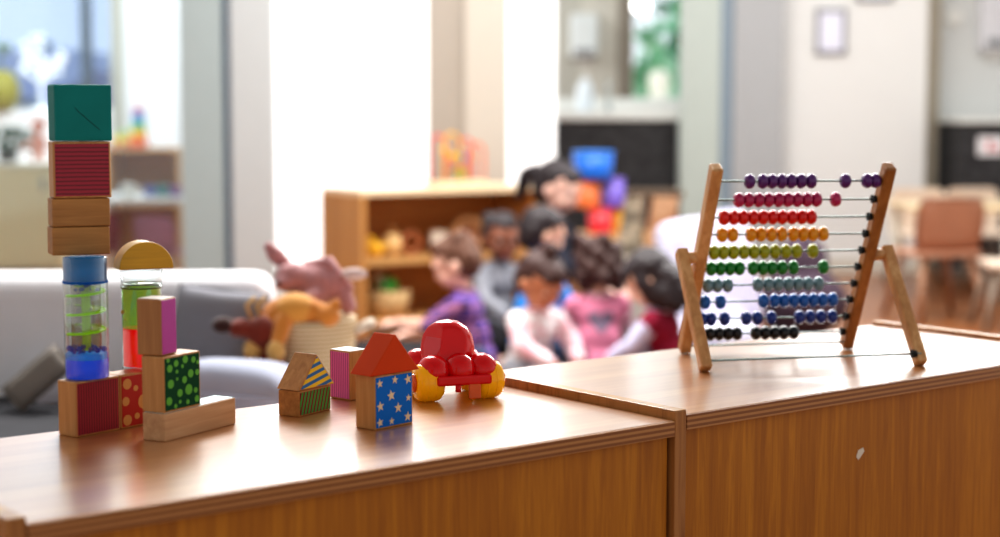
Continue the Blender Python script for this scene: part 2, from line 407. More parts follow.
for k in range(3):
    z0 = .047+.0212*k
    pts = [( .0205*math.cos(th), .0205*math.sin(th), z0+.010*i/34) for i,th in enumerate([R(150)+2*PI*.97*j/34 for j in range(35)])]
    m.tube(pts, .0013, 6)
    t2 = bmesh.new(); inner=[]; outer=[]
    for (x,y,z) in pts:
        outer.append(t2.verts.new((x,y,z))); inner.append(t2.verts.new((x*.33,y*.33,z+.001)))
    for i in range(len(pts)-1): t2.faces.new([outer[i],outer[i+1],inner[i+1],inner[i]])
    m._add(t2)
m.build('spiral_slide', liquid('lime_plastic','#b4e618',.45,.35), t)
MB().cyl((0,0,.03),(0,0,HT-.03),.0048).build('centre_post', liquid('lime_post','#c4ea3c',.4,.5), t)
m = MB()
for k in range(34):
    th=random.uniform(0,2*PI); rr=random.uniform(.004,.021); m.ell((rr*math.cos(th),rr*math.sin(th),random.uniform(.0285,.036)), random.uniform(.0016,.0034), sub=2)
for k in range(16):
    th=random.uniform(0,2*PI); rr=random.uniform(.002,.014); m.ell((rr*math.cos(th),rr*math.sin(th),HT-random.uniform(.028,.038)), random.uniform(.0016,.003), sub=2)
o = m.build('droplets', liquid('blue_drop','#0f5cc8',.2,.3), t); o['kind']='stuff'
# tower blocks above the timer
zt = P1.z+HT+.0006
def tower(cl, cr, z, L, D, Yc):
    Ca = PX(cl, z, Yc); a = frame(Ca, cr, L, -20, 80); return Ca, a
Yb = P1.y-.024
AT={'half':24,'half2':23,'red':23,'teal':27}
specs = [(52.8,110.3,.0309,'half'),(52.6,110.3,.0309,'half2'),(53.8,110.0,.0618,'red'),(55.3,110.8,.0622,'teal')]
UT=.0628
for cl,cr,hh,kind in specs:
    Ca = PX(cl, zt, Yb)
    # the near left edge at cl: face turned so that a sliver of its left side shows
    a = frame(Ca, cr, U, -40, 2) if False else None
    # solve for turn with L=U at slightly varying depth
    best=None
    for dy in [i*.002-.03 for i in range(30)]:
        Cx = PX(cl, zt, Yb+dy); L = UT
        p = Cx+Vector((math.cos(R(AT[kind])),math.sin(R(AT[kind])),0))*L; e=abs(proj(p)[0]-cr)
        if best is None or e<best[0]: best=(e,Cx)
    Ca = best[1]; a = R(AT[kind])
    if kind=='half': block('half_block','plain wooden half block directly on top of the blue timer', Ca, a, UT, .035, hh, M_bwd)
    elif kind=='half2': block('half_block','plain wooden half block right beneath the red ribbed cube', Ca, a, UT, .035, hh, M_bwd)
    elif kind=='red': block('striped_block','red horizontally ribbed cube just below the teal one', Ca, a, UT, .035, hh, M_bw, face=M_redstripe_h)
    else:
        t = thing('painted_block','teal painted cube topping the tall tower','toy block',Ca,a)
        MB().box((0,0,0),(UT,.035,hh),.0022).build('wooden_body', mat('teal_paint','#0a807b',.55,spec=.25,var=.2,bmp=.05,bscale=90), t)
        MB().tube([(.022,-.0001,.037),(.026,-.0001,.032),(.031,-.0001,.028),(.036,-.0001,.0235),(.044,-.0001,.0165),(.049,-.0001,.0125)],.00028,6).build('scratch', mat('scratch_dark','#05292a',.6), t)
    zt += hh+.0006
# green and red timer
P2 = timer_loc(143, TZ+U+.0008); RT2=.0232; HT2=.1150
t = thing('liquid_timer','clear cylinder with green liquid floating above red', 'liquid timer', P2, 0)
MB().lathe([(RT2-.0008,0),(RT2,.001),(RT2,.0055),(RT2-.0006,.006),(RT2-.0006,HT2-.022),(RT2+.0006,HT2-.0215),(RT2+.0006,HT2-.0195),(RT2-.0004,HT2-.019),(RT2-.0004,HT2-.012),(RT2+.0006,HT2-.0115),(RT2+.0006,HT2-.002),(RT2-.0008,HT2)],56).build('clear_tube', clear_tube('timer_tube'), t)
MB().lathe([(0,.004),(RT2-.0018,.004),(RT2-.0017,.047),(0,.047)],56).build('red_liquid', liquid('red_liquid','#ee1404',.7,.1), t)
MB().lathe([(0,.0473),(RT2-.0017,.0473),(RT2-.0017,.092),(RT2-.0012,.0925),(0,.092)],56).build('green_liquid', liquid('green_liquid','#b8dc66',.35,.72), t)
MB().lathe([(RT2-.001,.0925),(RT2-.0002,.0925),(RT2-.0002,.0945),(RT2-.001,.0945)],56).build('liquid_rim', mat('rim_dark','#4f6b30',.3), t)
MB().lathe([(0,HT2-.0185),(RT2-.002,HT2-.0185),(RT2-.002,HT2-.0165),(0,HT2-.0165)],56).build('float_disc', clear_tube('disc_clear','#cfd4c8',.3), t)
m = MB(); m.ell((-.019,-.010,.066),.0028,sub=2); m.ell((-.016,-.012,.058),.0018,sub=2); m.ell((.0,-.019,.072),.0014,sub=2); m.build('float_beads', mat('float_bead','#c7963f',.3), t)
# yellow arch
zt2 = P2.z+HT2+.0006; best=None
for i in range(60):
    Cx = PX(119.5, zt2, P2.y-.04+i*.001); p=Cx+Vector((math.cos(R(25)),math.sin(R(25)),0))*U; e=abs(proj(p)[0]-174.5)
    if best is None or e<best[0]: best=(e,Cx)
t = thing('half_round_block','mustard yellow half round block lying on the green timer','toy block',best[1],R(25))
pl = [(U*.5+U*.5*math.cos(PI*i/36), .001+ (U*.5)*math.sin(PI*i/36)) for i in range(37)]
MB().prism(pl, 0, .034, .001).build('wooden_body', wood('mustard_paint','#b08412','#d8a722','x',rough=.4,fine=110,c3='#c8961a'), t)
# stack on the right of the tower
C1 = G(164.6,442.4,TZ); a1 = frame(C1, 236, 2*U, 0, 80)
block('long_block','long wooden plank block with a pale blue top under the green dotted cube', C1, a1, 2*U, H_, H_, M_bwp, top=mat('mint_paint','#a9cdd0',.4))
dx1 = Vector((math.cos(a1),math.sin(a1),0)); dy1=Vector((-math.sin(a1),math.cos(a1),0))
gd = [circle_poly(x*U,z*U,r*U) for x,z,r in ((.13,.2,.075),(.3,.09,.04),(.42,.31,.07),(.42,.15,.035),(.66,.34,.095),(.55,.53,.065),(.85,.3,.05),(.88,.14,.06),(.63,.12,.045),(.72,.62,.075),(.9,.62,.055),(.35,.57,.03),(.18,.5,.08),(.16,.78,.07),(.33,.85,.06),(.5,.78,.035),(.58,.89,.07),(.8,.86,.06),(.12,.93,.04),(.92,.8,.04),(.35,.7,.035))]
block('dotted_block','dark green cube with bright green dots standing on the plank block', C1+Vector((0,0,H_+.0006)), a1, U, H_, U, M_bw, face=mat('green_print','#08482a',.6,spec=.2), m2=mat('lime_dot','#5fae3a',.5), shapes=gd)
zt3 = TZ+H_+U+.0012
C2 = PX(161.7, zt3, C1.y+.004); a2 = R(69)
m_pink = stripes('pink_fine','#9c2f86','#c23da6',.0022,.5,(1,0,0),.45)
t = thing('upright_block','upright brown wooden block with one magenta side on the green dotted cube','toy block',C2+Vector((0,0,0)),a2)
MB().box((0,0,0),(H_,H_,U),.0014).build('wooden_body', wood('block_wood_mid','#94623a','#b98752','z',rough=.5,fine=120,c3='#a67344'), t)
MB().box((.0015,-.0005,.0015),(H_-.0015,.001,U-.0015),.0002).build('printed_face', m_pink, t)
MB().box((.0015,.0015,U-.001),(H_-.0015,H_-.0015,U+.0005),.0002).build('painted_top', mat('pale_top','#e7d9cf',.4), t)

# small house: striped roof
C3 = G(299,417.6,TZ); a3 = frame(C3, 331, U, 0, 80)
block('half_block','low wooden block with green and red diagonal stripes under the striped roof', C3, a3, U, H_, H_, M_bwd, face=stripes('green_red','#7a1a10','#2f9a38',.0060,.5,(1,0,-.3),.6))
def roof_thing(label, C0, a, base, hh, D, body, face, off):
    t = thing('roof_block', label, 'toy block', C0, a)
    poly = [(0,0),(base,0),(base*.5,hh)]
    MB().prism(poly, 0, D, .0012).build('wooden_body', body, t)
    if face:
        k=.0022; pf=[(k*1.9,k*.7),(base-k*1.9,k*.7),(base*.5,hh-k*1.6)]
        MB().prism(pf, -.0006, .0005).build('printed_face', face, t)
    return t
C3r = C3+Vector((0,0,H_+.0006))-Vector((math.cos(a3),math.sin(a3),0))*.0015-Vector((-math.sin(a3),math.cos(a3),0))*.001
roof_thing('small wooden roof block with a yellow and blue striped gable', C3r, a3-R(2), .0665, .040, .034, M_bwp.copy() if False else M_bw, stripes('yellow_blue','#1d6fb0','#e8c81c',.0090,.46,(-.22,0,1),.45), 0)
# house with stars
C4 = G(374.6,430.8,TZ); a4 = frame(C4, 413, U, 0, 80)
st = [star_poly(x*U,z*U,r*U,ro) for x,z,r,ro in ((.13,.85,.085,.1),(.52,.88,.085,-.1),(.86,.85,.1,.2),(.42,.6,.11,.15),(.87,.5,.075,-.1),(.14,.43,.1,.1),(.6,.35,.105,0),(.13,.13,.09,.2),(.43,.12,.075,0),(.85,.15,.1,-.1))]
block('starry_block','wooden cube block with pale stars on a blue front', C4, a4, U, H_, U, M_bw, face=mat('blue_print','#0a6cc4',.6,spec=.2), m2=mat('star_wood','#e8c9a2',.5), shapes=st)
C4r = C4+Vector((0,0,U+.0006))-Vector((math.cos(a4),math.sin(a4),0))*.0075-Vector((-math.sin(a4),math.cos(a4),0))*.002
roof_thing('orange red painted triangular roof block on the starry cube', C4r, a4-R(1), .0765, .044, .0345, mat('orange_paint','#cf4410',.6,var=.12,spec=.2), None, 0)
# upright pink ribbed block behind
C5 = G(350.4,400.9,TZ); a5 = R(50)
t = thing('striped_block','upright pink ribbed block behind the two toy houses','toy block',C5,a5)
MB().box((0,0,0),(H_,.036,U),.0014).build('wooden_body', M_bw, t)
MB().box((-.0006,.002,.002),(.001,.034,U-.002),.0002).build('printed_face', stripes('pink_ribs','#a8387a','#de6aac',.0033,.4,(0,1,0),.45), t)
MB().box((.001,.001,U-.001),(H_-.001,.035,U+.0004),.0002).build('painted_top', mat('white_top','#f1e9e4',.35), t)

# ------------------------------------------------------------------ red toy car
red = mat('red_plastic','#dc0810',.09,coat=.0,var=.02); yel = mat('yellow_plastic','#ffb400',.14,coat=.0,var=.02,emit=.06); org=mat('orange_hub','#e25c10',.2,coat=.5,var=.02)  # slight emission on the yellow lifts the wheels' brightness
wl = G(429,401,TZ); wr = G(491,398,TZ); axv = (wr-wl); W_ = axv.length; ca = math.atan2(axv.y, axv.x)
ca = R(20)
mid = (wl+wr)/2+Vector((-.003,0,0))
t = thing('toy_car','chunky red plastic toy car with yellow wheels','toy car', (mid.x,mid.y,TZ), ca)
WX=.0385; WR=.0235; WB=.062
def wheel(x, y, s):
    o = MB().lathe([(0,-.017),(.010,-.0175),(.0185,-.0165),(.0225,-.0125),(WR,-.006),(WR,.006),(.0225,.0125),(.0185,.0165),(.010,.0175),(0,.017)],36, M=Matrix.Translation((x,y,WR)) @ Matrix.Rotation(PI/2,4,'Y')).build('wheel', yel, t)
    MB().lathe([(0,0),(.011,.0),(.012,.002),(.009,.004),(0,.005)],24,M=Matrix.Translation((x+s*.0172,y,WR)) @ Matrix.Rotation(s*PI/2,4,'Y')).build('hub', org, o)
    m = MB()
    for k in range(2): m.lathe([(WR-.0006,-.0008),(WR+.0006,-.0005),(WR+.0006,.0005),(WR-.0006,.0008)],36,M=Matrix.Translation((x+(k*.011-.0055),y,WR)) @ Matrix.Rotation(PI/2,4,'Y'))
    m.build('tread_ridge', yel, o)
for x,s in ((-WX,-1),(WX,1)):
    for y in (0, WB): wheel(x,y,s)
for y in (0,WB): MB().cyl((-WX+.01,y,WR),(WX-.01,y,WR),.003).build('axle', mat('steel','#8a8a88',.3,metal=1), t)
MB().box((-.021,-.015,.020),(.021,WB+.016,.034),.004,seg=3).build('chassis', red, t)
MB().box((-.034,-.027,.0215),(.036,-.017,.0335),.003,seg=3).build('bumper', red, t)
for x,s in ((-.031,-1),(.031,1)):
    for y in (.001, WB):
        MB().ell((x,y,.037),(.0205,.0235,.020)).build('fender', red, t)
MB().ell((.001,-.004,.038),(.0195,.021,.0205)).build('bonnet', red, t)
MB().ell((0,WB,.036),(.018,.02,.018)).build('boot', red, t)
m = MB(); m.lathe([(0,.0405),(.002,.0404),(.014,.038),(.0245,.031),(.031,.021),(.0335,.009),(.034,0),(.0335,-.010),(.031,-.020)],40,M=Matrix.Translation((-.002,.034,.0555)))
o = m.build('cabin_dome', red, t)
# two flat window facets pressed into the dome
sub_=o.data; bm_=bmesh.new(); bm_.from_mesh(sub_); bmesh.ops.subdivide_edges(bm_,edges=bm_.edges[:],cuts=2,use_grid_fill=True)
cc=Vector((-.002,.034,.0555))
for ang,dd in ((-68,.0265),(-8,.0290)):
    n_=Vector((math.sin(R(ang)),-math.cos(R(ang)),.28)).normalized()
    for v in bm_.verts:
        e_=(v.co-cc).dot(n_)-dd
        if e_>0: v.co-=n_*e_
for f in bm_.faces:
    f.smooth=True
bm_.to_mesh(sub_); bm_.free()
for ang,dd in ((-68,.0265),):
    n_=Vector((math.sin(R(ang)),-math.cos(R(ang)),.28)).normalized(); x_=Vector((0,0,1)).cross(n_).normalized(); y_=n_.cross(x_)
    M_=Matrix((x_,y_,n_)).transposed().to_4x4(); M_.translation=cc+n_*(dd+.0001)
    MB().prism([(.0145,-.013),(.0165,-.002),(.011,.0125),(.0,.0175),(-.011,.0125),(-.0165,-.002),(-.0145,-.013)],-.0004,.0004,M=M_ @ Matrix.Rotation(PI/2,4,'X')).build('windscreen', mat('red_clear','#d63a44',.05,var=0), t)
MB().cyl((-.008,-.026,.014),(-.008,-.026,.0225),.0035).build('tow_peg', red, t)
MB().box((.006,-.0262,.004),(.022,-.0225,.024),.0015).build('hub_tab', org, t)  # orange tab standing for the inner part of the wheel

# ------------------------------------------------------------------ abacus
fL=G(706,372.5,TZ2); fR=G(921,366.5,TZ2); bL=G(684,353,TZ2); bR=G(846,348.5,TZ2)
mid = (fL+fR)/2; t = thing('abacus','wooden bead abacus with ten rows of coloured beads on folding legs','abacus',(mid.x,mid.y,TZ2),0)
t0 = Vector((mid.x,mid.y,TZ2))
ax = ((fR-fL)+(bR-bL)).normalized(); fw = Vector((ax.y,-ax.x,0))   # towards camera
PL=.1445; TOPZ=.276
def bar(p, q, wx, wy, bev, name, m, side):
    """bar from p to q, wx along the abacus axis, wy across"""
    p=Vector(p); q=Vector(q); z=(q-p).normalized(); x=(ax-z*ax.dot(z)).normalized(); y=z.cross(x)
    Mx = Matrix((x,y,z)).transposed().to_4x4(); Mx.translation = p
    return MB().box((-wx/2,-wy/2,0),(wx/2,wy/2,(q-p).length),bev).build(name, m, t, Mx)
def solve_foot(px, base):   # keep as is
    return base-t0
zf=.0045
bl=bL-t0; br=bR-t0; fl=fL-t0; fr=fR-t0
lean=.150
tl_=bl+fw*lean+Vector((0,0,TOPZ)); tr_=br+fw*lean+Vector((0,0,TOPZ))
# nudge the tops so that they meet their seen positions
def nudge(top, px):
    wv=top+t0; cur=proj(wv)[0]; return top+ax*((px-cur)*wv.y/F)
tl_=nudge(tl_,716.5); tr_=nudge(tr_,889.5)
up=Vector((0,0,.004))
bar(bl+up,tl_,.0165,.020,.003,'side_post',M_ab,0); bar(br+up,tr_,.0165,.020,.003,'side_post',M_abd,1)
def onpost(b,tp,s): return b+(tp-b)*s
sp_=.53
pvL=onpost(bl,tl_,sp_); pvR=onpost(br,tr_,sp_)
legtopL=fl+(pvL-fl); 
lL = pvL-ax*.0245; lR = pvR+ax*.0245
lL=nudge(lL,682.5); lR=nudge(lR,888)
def ext(a,b,k): return b+(b-a).normalized()*k
bar(fl+up,ext(fl,lL,.012),.0165,.018,.003,'leg',M_ab,0); bar(fr+up,ext(fr,lR,.012),.0165,.018,.003,'leg',M_ab,1)
MB().cyl(pvL+ax*.004,lL-ax*.002,.0085,n=24).build('dowel',M_ab,t); MB().cyl(pvR-ax*.004,lR+ax*.002,.0085,n=24).build('dowel',M_ab,t)
steel=mat('rod_steel','#7f918f',.3,metal=.8)
# foot rods
pa=fl+Vector((0,0,.016)); pb=fr+Vector((0,0,.018))
o=MB().cyl(pa,pb,.0014,n=12).build('rod',steel,t); MB().cyl(pb-ax*.014,pb-ax*.007,.006,.0045,n=16).build('rod_cap',M_rubber,o)
pa=bl+Vector((0,0,.012))+fw*.012; pb=br+Vector((0,0,.012))+fw*.012
o=MB().cyl(pa,pb,.0014,n=12).build('rod',steel,t)
rows=[('#5a2070',[199,228,248,269,291,313,336,413,462,486],69,68),('#b3205a',[175,197,219,241,263,284,305,327,348,391],111,109),
('#dc1810',[142,164,185,207,229,250,271,293,315,336],150,148),('#e09a10',[138,161,202,224,247,270,296,318,340,363],188,186),
('#98a416',[119,141,163,186,208,231,255,279,303,340],228,223),('#0a8030',[111,132,155,176,206,228,248,271,296,364],264,260),
('#6f8f9c',[103,127,150,217,240,262,285,307,329,353],302,297),('#1060b4',[96,134,229,254,275,297,319,341,362,385],339,333),
('#14368a',[92,113,143,191,215,247,310,334,358,384],377,371),('#0b0b10',[91,104,126,147,169,212,233,254,275,297],411,405)]
for i,(col,xs,yl,yr) in enumerate(rows):
    # height along the post from the seen row height on the right post
    yy=150+yr/2.236; yyl=150+yl/2.236
    def at_row(b,tp,ytar):
        lo,hi=0,1
        for _ in range(40):
            m_=(lo+hi)/2
            if proj(onpost(b,tp,m_)+t0)[1]>ytar: lo=m_
            else: hi=m_
        return onpost(b,tp,lo)
    A=at_row(bl,tl_,yyl+.6); B=at_row(br,tr_,yy+.2)
    rod=MB().cyl(A,B,.0014,n=12).build('rod',steel,t)
    d=(B-A).normalized()
    MB().cyl(B-d*.0145,B-d*.0075,.0062,.0042,n=16).build('rod_cap',M_rubber,rod)
    bm_=mat('bead_%s'%['purple','magenta','red','amber','lime','green','grey_blue','blue','navy','black'][i],col,.28,coat=.35,var=.03,bmp=.12,bscale=160)
    xa=proj(A+t0)[0]; xb=proj(B+t0)[0]; first=None
    zdir=d.to_track_quat('Z','Y').to_matrix().to_4x4()
    prev=-1
    for x in xs:
        px=660+x/2.236; s=(px-xa)/(xb-xa); p=A+(B-A)*s; dist=(p-A).length
        dist=max(dist,.018, prev+.0136); dist=min(dist,(B-A).length-.016); prev=dist
        p=A+d*dist
        if first is None:
            first=MB().lathe([(.0016,-.0066),(.005,-.0068),(.0082,-.0053),(.0101,-.0022),(.0105,0),(.0101,.0022),(.0082,.0053),(.005,.0068),(.0016,.0066)],24).build('bead',bm_,rod); o=first
        else: o=first.copy(); C.objects.link(o); o.parent=rod
        o.matrix_local=Matrix.Translation(p) @ zdir
# ================================================================== THE ROOM
M_floor = None
def floor_mat():
    m, nt, b = nodes('floor_boards'); vec = coords(nt)
    br = nt.nodes.new('ShaderNodeTexBrick'); br.inputs['Scale'].default_value=1; br.inputs['Brick Width'].default_value=1.2; br.inputs['Row Height'].default_value=.12
    br.inputs['Mortar Size'].default_value=.003; br.inputs['Color1'].default_value=lin('#a86a3c'); br.inputs['Color2'].default_value=lin('#935628'); br.inputs['Mortar'].default_value=lin('#5a3218')
    nt.links.new(vec, br.inputs['Vector'])
    n = noi(nt, coords(nt,(.08,1,1)), 30, 5)
    k = nt.nodes.new('ShaderNodeMixRGB'); k.blend_type='MULTIPLY'; k.inputs[0].default_value=.5
    nt.links.new(br.outputs[0], k.inputs[1]); nt.links.new(ramp(nt,n,[(.3,'#a0a0a0'),(.7,'#ffffff')]), k.inputs[2]); nt.links.new(k.outputs[0], b.inputs['Base Color'])
    b.inputs['Roughness'].default_value=.3; return m
struct(MB().box((-6.5,-.6,-.05),(5.2,14.0,0)), 'floor', floor_mat())
wallm = mat('wall_paint','#e2e2e0',.75,var=.015); wallw = mat('wall_beige','#cbccca',.75,var=.015)
greyg = mat('frame_greygreen','#a4b1b3',.5,var=.03); greyl = mat('frame_light','#bdc2c4',.5,var=.03); greyd = mat('frame_slate','#5b6c80',.45,var=.03)
beige = mat('reveal_beige','#c2bbb0',.7,var=.02)
FZ = 2.75
# ---- near partition wall at Y=8.2: the left glazed opening, frame, two bright blinds with a beige pier between
YW = 8.2
def X(px, Y=YW, z=.95): return PX(px, z, Y).x
def slab(name, px0, px1, Y, th, z0, z1, m):
    return struct(MB().box((X(px0,Y),Y,z0),(X(px1,Y),Y+th,z1)), name, m)
xl = -4.6
struct(MB().box((xl,YW,0),(X(182),YW+.12,.05)),'trim_1', greyg)                     # sill rail of the glass partition
struct(MB().box((xl,YW,2.6),(X(182),YW+.12,FZ)),'trim_2', greyg)
o = struct(MB().box((xl,YW+.05,.05),(X(181),YW+.058,2.6)),'window_1', pane_mat())
slab('trim_3',180.5,223,YW-.04,.2,0,FZ,greyg)
slab('trim_4',223,231,YW,.12,0,FZ,greyd)
slab('trim_5',231,274,YW-.05,.22,0,FZ,greyl)
blind = mat('bright_blind','#ffffff',.8,emit=.75,var=0)
slab('window_2',274,428,YW+.03,.03,.1,FZ,blind)
slab('wall_back',274,556,YW+.08,.10,0,FZ,wallm)
slab('trim_6',274,556,YW+.0,.08,0,.1,wallm)
slab('trim_7',428,465,YW-.02,.1,.1,FZ,mat('pier_beige_grey','#a8a096',.75,var=.03))  # left part of the pier, in a darker beige grey
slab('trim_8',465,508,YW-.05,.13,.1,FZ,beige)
slab('window_3',508,554,YW+.03,.03,.1,FZ,blind)
struct(MB().box((xl-.12,-.5,0),(xl,12.5,FZ)),'wall_left', wallm)

# ---- far right: kitchen nook behind, pillars, white wall
YF = 10.0
slab('trim_9',682,720,YF-.25,.2,0,FZ,mat('frame_palegreen','#bcc6c0',.6,var=.03))
slab('trim_10',720,733,YF-.2,.15,0,FZ,mat('frame_blue','#93a3b1',.5,var=.03))
slab('trim_11',733,783,YF-.25,.3,0,FZ,mat('frame_warmgrey','#aeb0b2',.6,var=.03))
slab('wall_right',783,926,YF-.1,.2,0,FZ,wallm)
struct(MB().box((X(783,YF-.12),YF-.12,0),(X(926,YF-.12),YF-.1,.09)),'baseboard_right', mat('skirting','#cfc8bc',.6))
slab('corner_shade_strip',926,938,YF+.1,.1,0,FZ,mat('corner_shade','#aaa08f',.75))  # darker strip painted in as the shadow of the corner recess
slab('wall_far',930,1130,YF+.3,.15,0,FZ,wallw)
# nook: back wall with a window, from px 540 to 690
YN = 11.2
w0=X(632,YN); w1=X(690,YN); zb=ZY(104,YN)
struct(MB().box((X(520,YN),YN,0),(w0,YN+.12,FZ)),'wall_back.001', mat('nook_wall','#bdbcb2',.75,var=.03))
struct(MB().box((w0,YN,0),(w1+.3,YN+.12,zb)),'wall_back.002', mat('nook_wall','#bdbcb2',.75,var=.03))
struct(MB().box((w0-.1,YN-.05,zb),(w0,YN+.1,FZ)),'trim_13', mat('reveal_taupe','#8f877b',.7))
struct(MB().box((w0,YN+.05,zb),(w1+.3,YN+.06,FZ)),'window_4', pane_mat())
struct(MB().box((w0-.35,YN-.02,zb+.02),(w0-.1,YN+.02,FZ)),'trim_14', mat('reveal_light','#cdcabf',.7))
# counters (dark panels with pale tops)
dark = blotch('dark_chalk','#2b2a2c','#39383a',14,.5,.7); ctop = mat('counter_white','#e4e6e2',.5,var=.02)
def counter(px0, px1, Y, ztop, th, label):
    x0,x1=X(px0,Y),X(px1,Y)
    t=thing('kitchen_counter',label,'counter',((x0+x1)/2,Y,0)); h=(x1-x0)/2
    MB().box((-h,0,.06),(h,.6,ztop-th),.003).build('front_panel',dark,t)
    MB().box((-h-.02,-.03,ztop-th),(h+.02,.62,ztop),.006).build('worktop',ctop,t)
    MB().box((-h,.03,0),(h,.58,.06)).build('plinth',mat('plinth','#777672',.6),t); return t
ctr=counter(552,700,YF+.02,ZY(112,YF),.05,'white topped kitchen counter with a dark front below the far window')
MB().box((-.55,.62,ZY(112,YF)-.0),(.55,.66,ZY(97,YF)),.004).build('splashback',ctop,ctr)
t=counter(963,1090,YF-.35,ZY(118,YF-.35),.03,'dark fronted counter at the right edge with a white notice')
ox=Vector(t.location)
c_=W(991,146,YF-.36)-ox
n=MB().box((c_.x-.075,-.004,c_.z-.055),(c_.x+.075,-.0005,c_.z+.055),.001).build('notice',mat('notice_paper','#f1eef0',.6),t)
MB().box((c_.x-.02,-.0055,c_.z-.03),(c_.x+.005,-.0042,c_.z+.03)).box((c_.x+.02,-.0055,c_.z-.03),(c_.x+.05,-.0042,c_.z+.0)).build('red_mark',mat('notice_red','#c03a40',.6),n)
# outdoors behind the nook window, with emission standing in for daylight
def foliage(name,label,loc,sx,sz,cols,group,seed,n=220,leaf=.09,trunk=True):
    random.seed(seed); t=thing(name,label,'tree',loc,0,group); m=MB(); 
    for i in range(n):
        v=Vector((random.gauss(0,1),random.gauss(0,1),random.gauss(0,1))).normalized()*random.uniform(.5,1)
        p=Vector((v.x*sx,v.y*sx*.7,sz+v.z*sz*.75)); r=leaf*random.uniform(.6,1.4)
        rot=Euler((random.uniform(0,3),random.uniform(0,3),random.uniform(0,3))).to_matrix()
        m.ell(p,(r,r*.7,r*.25),rot,random.randrange(len(cols)),sub=1)
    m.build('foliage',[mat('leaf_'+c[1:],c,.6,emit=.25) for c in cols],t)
    MB().cyl((0,0,0),(0,0,sz*1.2),.06,.03,n=10).build('trunk',mat('bark','#5a4636',.9),t); return t
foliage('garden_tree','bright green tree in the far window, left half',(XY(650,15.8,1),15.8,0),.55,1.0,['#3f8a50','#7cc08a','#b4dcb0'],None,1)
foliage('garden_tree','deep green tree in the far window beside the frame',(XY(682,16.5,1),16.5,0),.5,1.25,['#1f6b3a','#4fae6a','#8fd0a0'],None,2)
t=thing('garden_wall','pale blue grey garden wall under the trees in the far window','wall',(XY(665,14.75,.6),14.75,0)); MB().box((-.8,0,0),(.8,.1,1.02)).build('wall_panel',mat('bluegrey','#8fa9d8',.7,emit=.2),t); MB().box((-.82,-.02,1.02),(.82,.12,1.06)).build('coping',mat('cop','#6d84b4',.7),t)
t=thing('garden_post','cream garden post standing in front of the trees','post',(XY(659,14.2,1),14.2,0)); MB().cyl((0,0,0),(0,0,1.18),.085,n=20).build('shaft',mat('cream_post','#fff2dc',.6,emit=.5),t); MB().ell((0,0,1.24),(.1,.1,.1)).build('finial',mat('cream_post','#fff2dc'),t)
p=W(641,5,10.6)
t=thing('globe_lamp','small round glowing globe lamp hanging before the far window','lamp',p); MB().ell((0,0,0),.052).build('globe',mat('globe_glow','#ffffff',.4,emit=5,var=0),t); MB().cyl((0,0,.05),(0,0,FZ-p.z),.004,n=8).build('cord',M_white,t)
# things on the nook wall and counter
def dispenser(px0,px1,py0,py1,Y,label,m,wall):
    a=W(px0,py1,Y); b=W(px1,py0,Y); t=thing('paper_dispenser',label,'dispenser',((a.x+b.x)/2,wall,a.z)); h=(b.x-a.x)/2; H=b.z-a.z
    MB().box((-h,-.12,0),(h,0,H),.02,seg=3).build('casing',m,t)
    MB().box((-h*.7,-.124,H*.06),(h*.7,-.119,H*.2),.002).build('slot',mat('slot_grey','#8b8d90',.5),t)
    MB().box((-h*.5,-.03,-.05),(h*.5,-.028,.0)).build('paper_sheet',M_white,t); return t
dispenser(570,597,15,58,YN,'pale paper towel dispenser on the wall above the counter',mat('disp_pale','#dfe6e6',.4),YN)
dispenser(976,1012,-12,52,YF+.3,'grey white towel dispenser on the wall at the right edge',mat('disp_white','#d3d2d6',.4),YF+.3)
p=W(585,118,YF+.35)
t=thing('soap_bottle','clear white soap bottle standing on the counter below the dispenser','bottle',(p.x,YF+.35,ZY(112,YF)+.001)); MB().lathe([(0,0),(.05,0),(.055,.02),(.055,.14),(.03,.19),(.018,.21),(0,.21)],24).build('bottle_body',mat('soap_pale','#dbe4ea',.3),t); MB().cyl((0,0,.2),(0,0,.25),.008).box((-.01,-.05,.245),(.01,.01,.257),.002).build('pump',M_white,t)
p=W(608,118,YF+.3)
t=thing('tap','slim grey mixer tap on the far counter','tap',(p.x,YF+.3,ZY(112,YF)+.001)); MB().tube([(0,0,0),(0,0,.12),(0,-.01,.16),(0,-.04,.18),(0,-.08,.17),(0,-.09,.14)],.012,12).build('spout',mat('chrome','#b9c1c2',.25,metal=.9),t); MB().cyl((0,0,0),(0,0,.02),.025).build('base',mat('chrome','#b9c1c2'),t)
# frames and switch on the white wall
def wframe(px0,px1,py0,py1,label):
    Y=YF-.1; a=W(px0,py1,Y); b=W(px1,py0,Y); t=thing('wall_frame',label,'frame',((a.x+b.x)/2,Y,(a.z+b.z)/2)); h=(b.x-a.x)/2; H=(b.z-a.z)/2
    m=MB(); e=.02
    for lo,hi in (((-h,-.03,-H),(h,0,-H+e)),((-h,-.03,H-e),(h,0,H)),((-h,-.03,-H),(-h+e,0,H)),((h-e,-.03,-H),(h,0,H))): m.box(lo,hi,.003)
    m.build('frame_border',mat('frame_grey','#8c8c93',.4),t); MB().box((-h+e,-.022,-H+e),(h-e,-.004,H-e),.002).build('sheet',mat('sheet_lilac','#e6e7f6',.4,var=.01),t)
wframe(815,846,9,54,'small grey frame holding a pale lilac sheet on the white wall')
wframe(856,893,-48,1,'grey frame cut by the top of the picture, on the white wall')
p=W(954,18,YF+.3); t=thing('wall_switch','small round white switch on the beige wall','switch',p); MB().cyl((0,0,0),(0,-.03,0),.05,.046,n=32).build('dial',mat('switch_white','#dcdbd6',.4),t); MB().box((-.052,-.006,-.052),(.052,0,.052),.01).build('backplate',mat('switch_plate','#cfcec8',.4),t)

